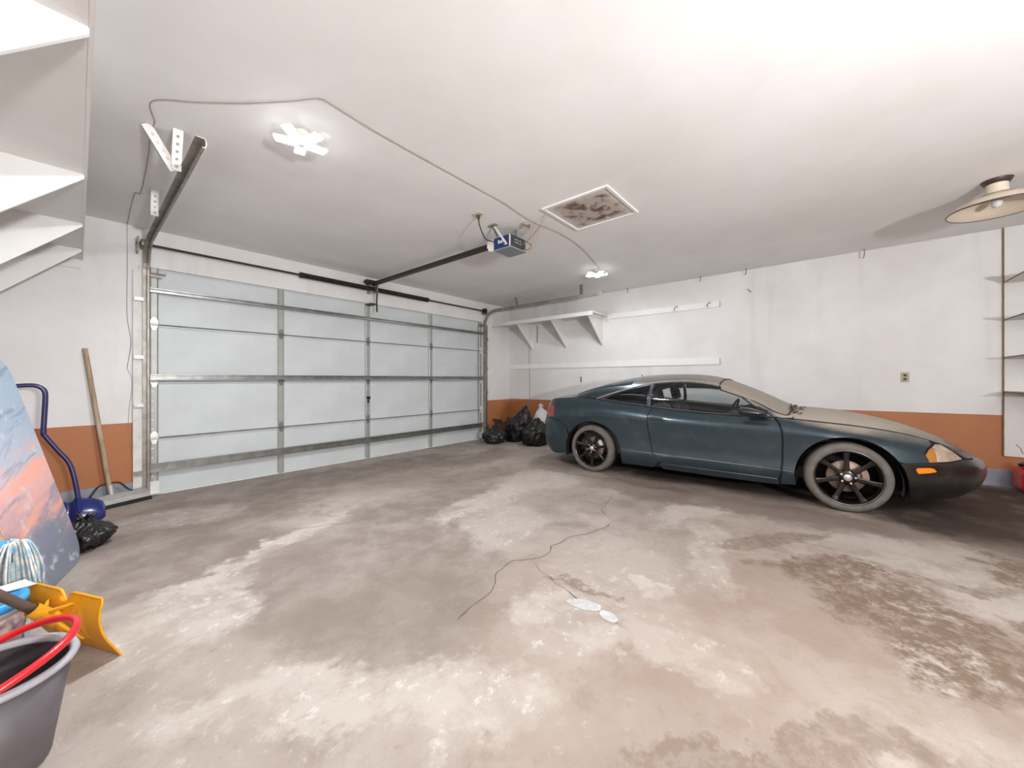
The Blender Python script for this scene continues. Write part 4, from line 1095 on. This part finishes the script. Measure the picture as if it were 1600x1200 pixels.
# rear bumper (wraps to the centre)
rbp = [(AMIN, .19), (AMIN, .664)] + SA([(-.78, .664), (-.70, .664), (-.62, .656), (-.50, .641), (-.42, .616), (-.338, .541)]) + \
      SA([(x, z) for x, z in reversed(ra_pts) if x < -.30 and z < .535][0:]) + SA([(-.352, .205), (-.50, .185), (-.66, .18)])
panel('rear_bumper', 'paint', car, side, rbp, d=.032, mirror=BOTH, join=True)
# front fender
hl = [(2.930, .528), (2.985, .592), (3.035, .612), (3.085, .560), (3.135, .498), (3.05, .478), (2.946, .470)]
hl = [(2.925, .530), (2.95, .565), (3.005, .598), (3.045, .590), (3.100, .545), (3.150, .490), (3.06, .478), (2.944, .472)]
fa_pts = arch(2.447, .358, .645, .165)
fend = SA([(2.005, .561), (1.998, .373), (1.985, .245), (1.975, .168), (2.084, .176)]) + \
       SA([(x, z) for x, z in fa_pts if not (x > 2.7 and z < .455)]) + SA([(2.80, .452), (2.90, .462), (2.936, .466), (2.918, .530), (2.945, .570), (2.985, .597)])
fend += [(a, z - .001) for a, z in topline(to_nom(3.0, .60), 1.95, 26)] + SA([(1.944, .785), (1.981, .733), (2.003, .662)])
panel('fender', 'paint', car, side, shrink(fend, G), d=.030, mirror=BOTH, rows=ROWS)
# front bumper
fbp = SA([(x, z) for x, z in fa_pts if x > 2.7 and z < .45][:]) 
fbp = SA([(2.795, .130), (2.803, .25), (2.805, .330), (2.796, .400), (2.778, .445), (2.85, .452), (2.936, .462), (3.06, .470), (3.15, .482)]) + [(AMAX - .30, .47), (AMAX - .15, .44), (AMAX, .42), (AMAX, .15), (AMAX - .15, .15)] + SA([(3.00, .150), (2.90, .135)])
panel('front_bumper', 'paint_dark', car, side, fbp, d=.030, mirror=BOTH, join=True)
# nose strip between the headlamps (above bumper, below hood)
nose = [(X2a(to_nom(3.155, .50)), .492)] + [(AMAX - .30, .476), (AMAX - .15, .446), (AMAX, .424)] + [(AMAX, .4395)] + [(a, z + .0) for a, z in topline(XF0 - .004, to_nom(3.06, .59), 10)]
try: panel('nose_panel', 'paint_dark', car, side, nose, d=.02, mirror=BOTH, join=True)
except Exception as ex: print('nose', ex)
# sill
sill = SA([(.90, .160), (1.40, .153), (1.90, .158), (1.968, .166), (1.955, .216), (.90, .222), (.86, .21)])
panel('sill', 'paint', car, side, sill, d=.03, mirror=BOTH)
# hood
hq = .015
hood_r = [(XN, q_of_r(.985) * QS) for XN in [to_nom(2.08, .78) + (to_nom(3.06, .59) - to_nom(2.08, .78)) * k / 18 for k in range(19)]]
x_f = hood_r[-1][0]
hood = hood_r + [(x_f + .10, .45 * QS), (x_f + .13, QS)] + [(hood_r[0][0] - .015, QS), (hood_r[0][0], .4 * QS)]
panel('hood', 'paint', car, shellf, hood, d=.035, mirror=BOTH, join=True)
panel('hood_front', 'paint_dark', car, shellf, [(x_f + .008, q_of_r(.99) * QS), (XF0 - .003, .02), (XF0 - .003, QS), (x_f + .136, QS), (x_f + .106, .45 * QS)], d=.03, mirror=BOTH, join=True)
# glasshouse
qwin = [(.14, .925), (.40, .8985), (.70, .866), (.716, 1.108), (.56, 1.066), (.36, 1.006)]
dwin = [(.765, 1.118), (.748, .862), (1.10, .828), (1.50, .803), (1.835, .796), (1.745, .905), (1.66, .965), (1.565, 1.020), (1.46, 1.068), (1.36, 1.098), (1.25, 1.118), (1.12, 1.130), (.92, 1.130)]
qwin_q, dwin_q = SQ(dens(qwin, .06)), SQ(dens(dwin, .06))
ws_q = [(1.455, q_of_r(.80) * QS), (1.60, q_of_r(.815) * QS), (1.80, q_of_r(.845) * QS), (2.01, q_of_r(.90) * QS), (2.045, q_of_r(.7) * QS), (2.055, QS)] + [(1.415, QS), (1.425, .6 * QS)]
rw_q = [(-.36, QS), (-.355, q_of_r(.55) * QS), (-.33, q_of_r(.74) * QS), (-.28, q_of_r(.80) * QS), (-.05, q_of_r(.83) * QS), (.20, q_of_r(.83) * QS), (.48, q_of_r(.83) * QS), (.45, q_of_r(.6) * QS), (.44, QS)]
rf = [(XR0 + .012, .012)] + [(x, .004) for x in [-.6 + .1 * k for k in range(26)] if x < 1.98] + [(1.99, .004), (2.07, q_of_r(.93) * QS), (2.075, q_of_r(.7) * QS), (2.08, QS), (XR0 + .012, QS)]
def grow(P, g): return shrink(P, -g)
cut_top = .999 * QS
def clipq(P): return [(x, min(q, QS)) for x, q in P]
# roof & pillars: windshield and hatch openings touch the centre line, so trace them as part of the outline
roof_out = [(XR0 + .012, .012)] + [(x, .004) for x in [-.8 + .1 * k for k in range(28)] if x < 1.97] + [(1.985, .004), (2.07, q_of_r(.96) * QS), (2.085, q_of_r(.7) * QS), (2.09, QS), (2.060, QS), (2.050, q_of_r(.7) * QS), (2.015, q_of_r(.895) * QS), (1.80, q_of_r(.849) * QS), (1.60, q_of_r(.82) * QS), (1.450, q_of_r(.805) * QS), (1.420, .6 * QS), (1.410, QS),
            (.446, QS), (.456, q_of_r(.6) * QS), (.488, q_of_r(.835) * QS), (.20, q_of_r(.836) * QS), (-.05, q_of_r(.836) * QS), (-.285, q_of_r(.806) * QS), (-.336, q_of_r(.745) * QS), (-.362, q_of_r(.55) * QS), (-.367, QS), (XR0 + .012, QS)]
panel('roof', 'paint', car, shellf, roof_out, [grow(qwin_q, .006), grow(dwin_q, .006)], d=.035, mirror=BOTH, join=True)
panel('quarter_window', 'glass', car, shellf, qwin_q, d=.05, off=-.003, rim=0, mirror=BOTH)
panel('door_window', 'glass', car, shellf, dwin_q, d=.05, off=-.003, rim=0, mirror=BOTH)
panel('windshield', 'windshield', car, shellf, ws_q, d=.05, off=-.002, rim=0, mirror=BOTH, join=True)
panel('rear_window', 'hatch_glass', car, shellf, rw_q, d=.05, off=-.002, rim=0, mirror=BOTH, join=True)
# dark inner shells behind the panel gaps
def arc_in(P): return SA(P)
inner = [(AMIN, .20)] + SA([(-.66, .19), (-.345, .21)]) + SA(arch(.030, .395, .655, .21)) + SA([(.45, .17), (2.07, .175)]) + SA(arch(2.447, .368, .655, .176)) + SA([(2.84, .19), (2.95, .20)]) + [(AMAX - .2, .20), (AMAX, .20), (AMAX, .42)] + [(a, z - .004) for a, z in topline(XF0 - .004, XR0 + .012, 60)] + [(AMIN, .88)]
panel('inner_shell', 'shell', car, side, inner, d=.06, off=-.010, rim=0, mirror=BOTH, join=True)
panel('hood_liner', 'shell', car, shellf, [(2.04, .003), (XF0 - .01, .02), (XF0 - .01, QS), (2.05, QS)], d=.08, off=-.012, rim=0, mirror=BOTH, join=True)
# trims following the shell
def shell_path(P, r_, name, mat, off=.004, mirror=BOTH):
    for mir in mirror:
        pts = []
        for (x, z) in P:
            p = shell(x, q_of_z(x, z)); d_ = Vector((0, p.y, .25 * abs(p.y))).normalized(); p = p + d_ * off; pts.append((p.x, p.y * mir, p.z))
        MB().tube(pts, r_, 6).obj(name, mat, car)
rail_pts = catmull([(.06, .934, 0), (.20, .985, 0), (.37, 1.036, 0), (.57, 1.094, 0), (.74, 1.134, 0), (.90, 1.149, 0), (1.05, 1.152, 0), (1.20, 1.143, 0), (1.36, 1.116, 0), (1.48, 1.078, 0), (1.59, 1.026, 0), (1.70, .958, 0), (1.79, .890, 0), (1.89, .802, 0)], 4)
shell_path([(p.x, p.y) for p in rail_pts], .0055, 'window_trim', 'trim')
belt_pts = [(x, interp(T_zs, x) + .006) for x in [.12 + .06 * k for k in range(30)] if x < 1.90]
shell_path(belt_pts, .0075, 'belt_moulding', 'belt', .003)
shell_path([(.733, .866), (.738, .95), (.742, 1.04), (.746, 1.115)], .016, 'door_pillar_trim', 'belt', -.006)
for mir in BOTH:
    for lst in (ws_q[:6], [(1.455, q_of_r(.80) * QS), (1.425, .6 * QS), (1.415, QS)], rw_q[:7]):
        pts = []
        for (x, q) in catmull([(a, b_, 0) for a, b_ in lst], 5) and [(p.x, p.y) for p in catmull([(a, b_, 0) for a, b_ in lst], 5)]:
            p = shell(x, q / QS); pts.append((p.x, p.y * mir, p.z + .001))
        MB().tube(pts, .006, 6).obj('glass_seal', 'shell', car)
# lamps, handle, marker
panel('headlamp', 'lamp_clear', car, side, SA(hl), d=.02, off=.001, rim=.02, mirror=BOTH)
panel('headlamp_turn_lens', 'amber_dark', car, side, SA([(2.926, .530), (2.95, .563), (2.975, .578), (2.985, .474), (2.945, .473)]), d=.02, off=.0025, rim=.004, mirror=BOTH)
panel('side_marker', 'amber', car, side, SA([(2.859, .409), (2.868, .425), (2.945, .430), (2.968, .420), (2.980, .399), (2.93, .388), (2.873, .381)]), d=.015, off=.005, rim=.006, mirror=BOTH)
tlp = SA([(-.665, .885), (-.60, .850), (-.560, .815), (-.548, .760), (-.545, .690), (-.62, .682), (-.70, .678), (-.78, .676)]) + [(AMIN + .30, .676), (AMIN + .30, .86)] + SA([(-.76, .885)])
panel('tail_lamp', 'lamp_red', car, side, tlp, d=.025, off=.004, rim=.01, mirror=BOTH)
hd_ = doors
panel('handle_recess', 'black', doors[0], side, SA([(.750, .708), (.752, .742), (.80, .748), (.90, .738), (.938, .722), (.940, .700), (.91, .692), (.80, .700)]), d=.02, off=.0015, rim=.002)
panel('handle_lever', 'black', doors[0], side, SA([(.765, .722), (.768, .738), (.80, .741), (.895, .731), (.905, .718), (.80, .718)]), d=.015, off=.012, rim=.01)
panel('moulding_dust_highlight', 'trim', car, side, SA([(.425, .344), (.79, .334), (.79, .3325), (.425, .3425)]), d=.02, off=.003, rim=.004)  # pale strips: dust and highlight on the moulding's top edge, put into colour
panel('moulding_dust_highlight', 'trim', doors[0], side, SA([(.80, .3335), (1.985, .312), (1.985, .3105), (.80, .332)]), d=.02, off=.003, rim=.004)
panel('moulding_dust_highlight', 'trim', car, side, SA([(1.995, .3115), (2.085, .305), (2.085, .3035), (1.995, .310)]), d=.02, off=.003, rim=.004)
# door mirrors
for s_ in (1, -1):
    bm = bmesh.new(); bmesh.ops.create_uvsphere(bm, u_segments=28, v_segments=16, radius=1)
    for v in bm.verts:
        x, y, z = v.co
        k = (x + 1) / 2                                            # 0 rear (flat glass side), 1 front tip
        xx = -.10 + .22 * k
        wz = .050 * (1 - .75 * k ** 1.5) ; wy = .085 * (1 - .6 * k ** 1.4)
        rr = math.sqrt(max(1e-9, y * y + z * z)); lim = min(1, rr ** .55) if rr > 0 else 0
        sc_ = (lim / rr) if rr > 1e-6 else 0
        v.co = Vector((xx if x > -.8 else -.092, y * sc_ * wy, z * sc_ * wz - .02 * k))
    me = bpy.data.meshes.new('mirror'); bm.to_mesh(me); bm.free()
    for p in me.polygons: p.use_smooth = True
    mo = link('door_mirror', me, car, 'paint_dark', (1.765, -s_ * .905, .852))
    MB().prism([(-.075, -.035), (.02, -.04), (.075, -.05), (.085, .02), (.0, .055)], -.012, .05 , 'y').obj('mirror_mount', 'black', car).matrix_local = Matrix.Translation((1.80, -s_ * .80, .838)) @ Matrix.Diagonal((1, s_, 1, 1))
# antenna stub on the roof, wipers, debris
MB().tube([(.47, -.25, 1.222), (.465, -.25, 1.238)], .006, 8).obj('roof_antenna', 'black', car)
for y0_, y1_ in ((-.52, .06), (.0, .55)):
    MB().tube([Vector((2.075, y0_, shell(2.075, q_of_r(abs(y0_) / .71)).z + .008)), Vector((2.05, (y0_ + y1_) / 2, shell(2.05, q_of_r(abs(y0_ + y1_) / 1.42)).z + .01)), Vector((2.02, y1_, shell(2.02, q_of_r(abs(y1_) / .71)).z + .01))], .006, 6).obj('wiper', 'black', car)
# cabin
cab = MB().box((-.25, -.62, .22), (1.95, .62, .26)).box((-.25, -.70, .26), (1.85, -.62, .72)).box((-.25, .62, .26), (1.85, .70, .72)).box((-.35, -.62, .60), (.15, .62, .80))
cab.obj('cabin_tub', 'cabin', car)
MB().prism([(1.50, .45), (1.46, .78), (1.56, .84), (1.95, .80), (1.95, .45)], -.62, .62, 'y').obj('dashboard', 'cabin', car, .02)
MB().lathe([(.165, -.012), (.18, 0), (.165, .012), (.152, 0), (.165, -.012)], 28, Matrix.Translation((1.40, .35, .76)) @ Matrix.Rotation(R(-65), 4, 'Y')).obj('steering_wheel', 'black', car)
for s_ in (-1, 1):
    st = bpy.data.objects.new('front_seat', None); COL.objects.link(st); st.parent = car; st.location = (.85, s_ * .36, .26)
    MB().prism([(-.02, .0), (.48, .0), (.52, .16), (.46, .19), (.05, .14)], -.23, .23, 'y').obj('seat_cushion', 'seat', st, .03)
    MB().prism([(.02, .12), (.12, .14), (-.06, .62), (-.16, .62)], -.22, .22, 'y').obj('backrest', 'seat', st, .04)
    MB().prism([(-.16, .64), (-.09, .65), (-.12, .80), (-.20, .80)], -.12, .12, 'y').obj('headrest', 'seat', st, .03)
MB().prism([(.05, .45), (.15, .48), (-.02, .82), (-.12, .82)], -.56, .56, 'y').obj('rear_bench', 'seat', car, .03)
# underbody and wheel wells
ub_ = MB().box((-.62, -.62, .19), (-.34, .62, .40)).box((.40, -.72, .17), (2.09, .72, .24)).box((2.78, -.52, .18), (2.98, .52, .40)).box((-.34, -.50, .20), (.40, .50, .40)).box((2.09, -.50, .20), (2.78, .50, .50))
ub_.obj('underbody', 'shell', car)
for (cx_, rx_, zt_) in ((.030, .395, .655), (2.447, .368, .655)):
    for s_ in (-1, 1):
        P = arch(cx_, rx_, zt_, .18, 20); m = MB(); n = len(P)
        vs = [(x, s_ * .825, z) for x, z in P] + [(x, s_ * .52, z) for x, z in P]
        m.add(vs, [(i, i + 1, n + i + 1, n + i) for i in range(n - 1)], True); m.add([(x, s_ * .52, z) for x, z in P], [tuple(range(n))])
        m.obj('wheel_well', 'shell', car)
for s_ in (-1, 1):   # dusty liner flaps seen ahead of and behind the front wheel
    m = MB(); vs = []
    for k in range(10):
        th = R(182 - 5.5 * k)
        for y in (.815, .70): vs.append((2.447 + .350 * math.cos(th), s_ * y, .255 + .355 * math.sin(th)))
    m.add(vs, [(2 * k, 2 * k + 1, 2 * k + 3, 2 * k + 2) for k in range(9)], True); m.obj('arch_liner', 'tyre', car)
    m = MB(); vs = []
    for k in range(14):
        th = R(-14 + 4.6 * k)
        for y in (.80, .70): vs.append((2.447 + .342 * math.cos(th), s_ * y, .275 + .345 * math.sin(th)))
    m.add(vs, [(2 * k, 2 * k + 1, 2 * k + 3, 2 * k + 2) for k in range(13)], True); m.obj('arch_liner', 'tread', car)
# wheels
def wheel(x, y, s_, steer, spin):
    o = bpy.data.objects.new('wheel', None); COL.objects.link(o); o.parent = car
    # local +Z is the outward axle
    o.matrix_local = Matrix.Translation((x, y, .298)) @ Matrix.Rotation(R(steer), 4, 'Z') @ Matrix.Rotation(R(90 * s_), 4, 'X') @ Matrix.Rotation(R(spin), 4, 'Z')
    tw = .19
    prof = [(.232, -tw), (.262, -tw - .004), (.284, -tw + .008), (.297, -tw + .03), (.299, -tw / 2), (.297, -.03), (.286, -.009), (.264, .002), (.240, -.002), (.232, -.008)]
    MB().lathe(prof[4:], 64).obj('tyre', 'tyre', o)
    MB().lathe(prof[:5], 64).obj('tyre_inner_side', 'tread', o)
    gm = MB()
    for k in range(3): gm.lathe([(.2985, -.055 - .038 * k), (.3000, -.058 - .038 * k), (.3000, -.068 - .038 * k), (.2985, -.071 - .038 * k)], 64)
    gm.obj('tread_rib', 'tread', o)
    MB().lathe([(.234, -.170), (.222, -.165), (.205, -.12), (.205, -.05), (.214, -.024), (.222, -.010)], 56).obj('rim_barrel', 'rim', o)
    MB().lathe([(.222, -.012), (.226, -.004), (.235, -.001), (.239, -.006), (.236, -.012)], 64).obj('rim_lip', 'rim_lip', o)
    for k in range(7):
        a = 2 * PI * k / 7; m = MB(); vs = []
        for (r_, w_, z, th) in ((.030, .020, -.030, .028), (.070, .019, -.028, .026), (.13, .0165, -.026, .024), (.185, .019, -.022, .020), (.222, .027, -.015, .016)):
            for (yy, zz) in ((-w_, z - th), (-w_, z - .004), (-w_ * .55, z), (w_ * .55, z), (w_, z - .004), (w_, z - th)): vs.append(Matrix.Rotation(a, 3, 'Z') @ Vector((r_, yy, zz)))
        m.add(vs, [(i * 6 + j, i * 6 + j + 1, (i + 1) * 6 + j + 1, (i + 1) * 6 + j) for i in range(4) for j in range(5)] + [(i * 6 + 5, i * 6, (i + 1) * 6, (i + 1) * 6 + 5) for i in range(4)])
        m.obj('spoke', 'rim', o)
    MB().lathe([(0, -.022), (.040, -.022), (.062, -.028), (.068, -.05), (.05, -.07), (0, -.07)], 32).obj('hub', 'rim', o)
    MB().lathe([(0, -.014), (.026, -.016), (.030, -.022), (.030, -.028)], 24).obj('centre_cap', 'nut', o)
    for k in range(5):
        a = 2 * PI * (k + .5) / 5; MB().tube([(.050 * math.cos(a), .050 * math.sin(a), -.03), (.050 * math.cos(a), .050 * math.sin(a), -.012)], .0085, 6).obj('lug_nut', 'nut', o)
    MB().lathe([(.06, -.085), (.135, -.085), (.137, -.088), (.137, -.105), (.135, -.107), (.06, -.107)], 40).obj('brake_disc', 'disc', o)
    m = MB(); vs = []
    for k in range(7):
        a = R(2 - spin + 8 * k) if x < 1 else R(-20 - spin + 8 * k)
        for (r_, z) in ((.105, -.115), (.105, -.066), (.15, -.066), (.15, -.115)): vs.append((r_ * math.cos(a), r_ * math.sin(a), z))
    m.add(vs, [(k * 4 + j, k * 4 + (j + 1) % 4, (k + 1) * 4 + (j + 1) % 4, (k + 1) * 4 + j) for k in range(6) for j in range(4)] + [(0, 1, 2, 3), (27, 26, 25, 24)]); m.obj('brake_caliper', 'hinge' if x < 1 else 'disc', o)
    return o
for (x, st_, sp_) in ((0.0, 0, 12), (WB, 9, 40)):
    wheel(x, -.815, 1, st_ if x else 0, sp_)
    wheel(x, .815, -1, st_ if x else 0, sp_ + 20)
# dry leaf litter in the cowl
m = MB(); rnd = random.Random(5)
for k in range(60):
    x = rnd.uniform(2.03, 2.15); y = rnd.uniform(-.62, -.05); p = shell(x, q_of_r(abs(y) / .70)); s_ = rnd.uniform(.010, .030)
    mt = Matrix.Translation((p.x, y, p.z + .004 + rnd.random() * .004)) @ Matrix.Rotation(rnd.random() * 6, 4, 'Z') @ Matrix.Rotation(rnd.uniform(-.2, .2), 4, 'X')
    m.add([mt @ Vector(q) for q in ((-s_, 0, 0), (-s_ * .3, -s_ * .5, .002), (s_ * .6, -s_ * .35, .004), (s_, 0, .001), (s_ * .4, s_ * .45, .004), (-s_ * .4, s_ * .5, .003))], [(0, 1, 2, 3, 4, 5)])
lit = m.obj('leaf_litter', 'cardboard', car); lit['kind'] = 'stuff'
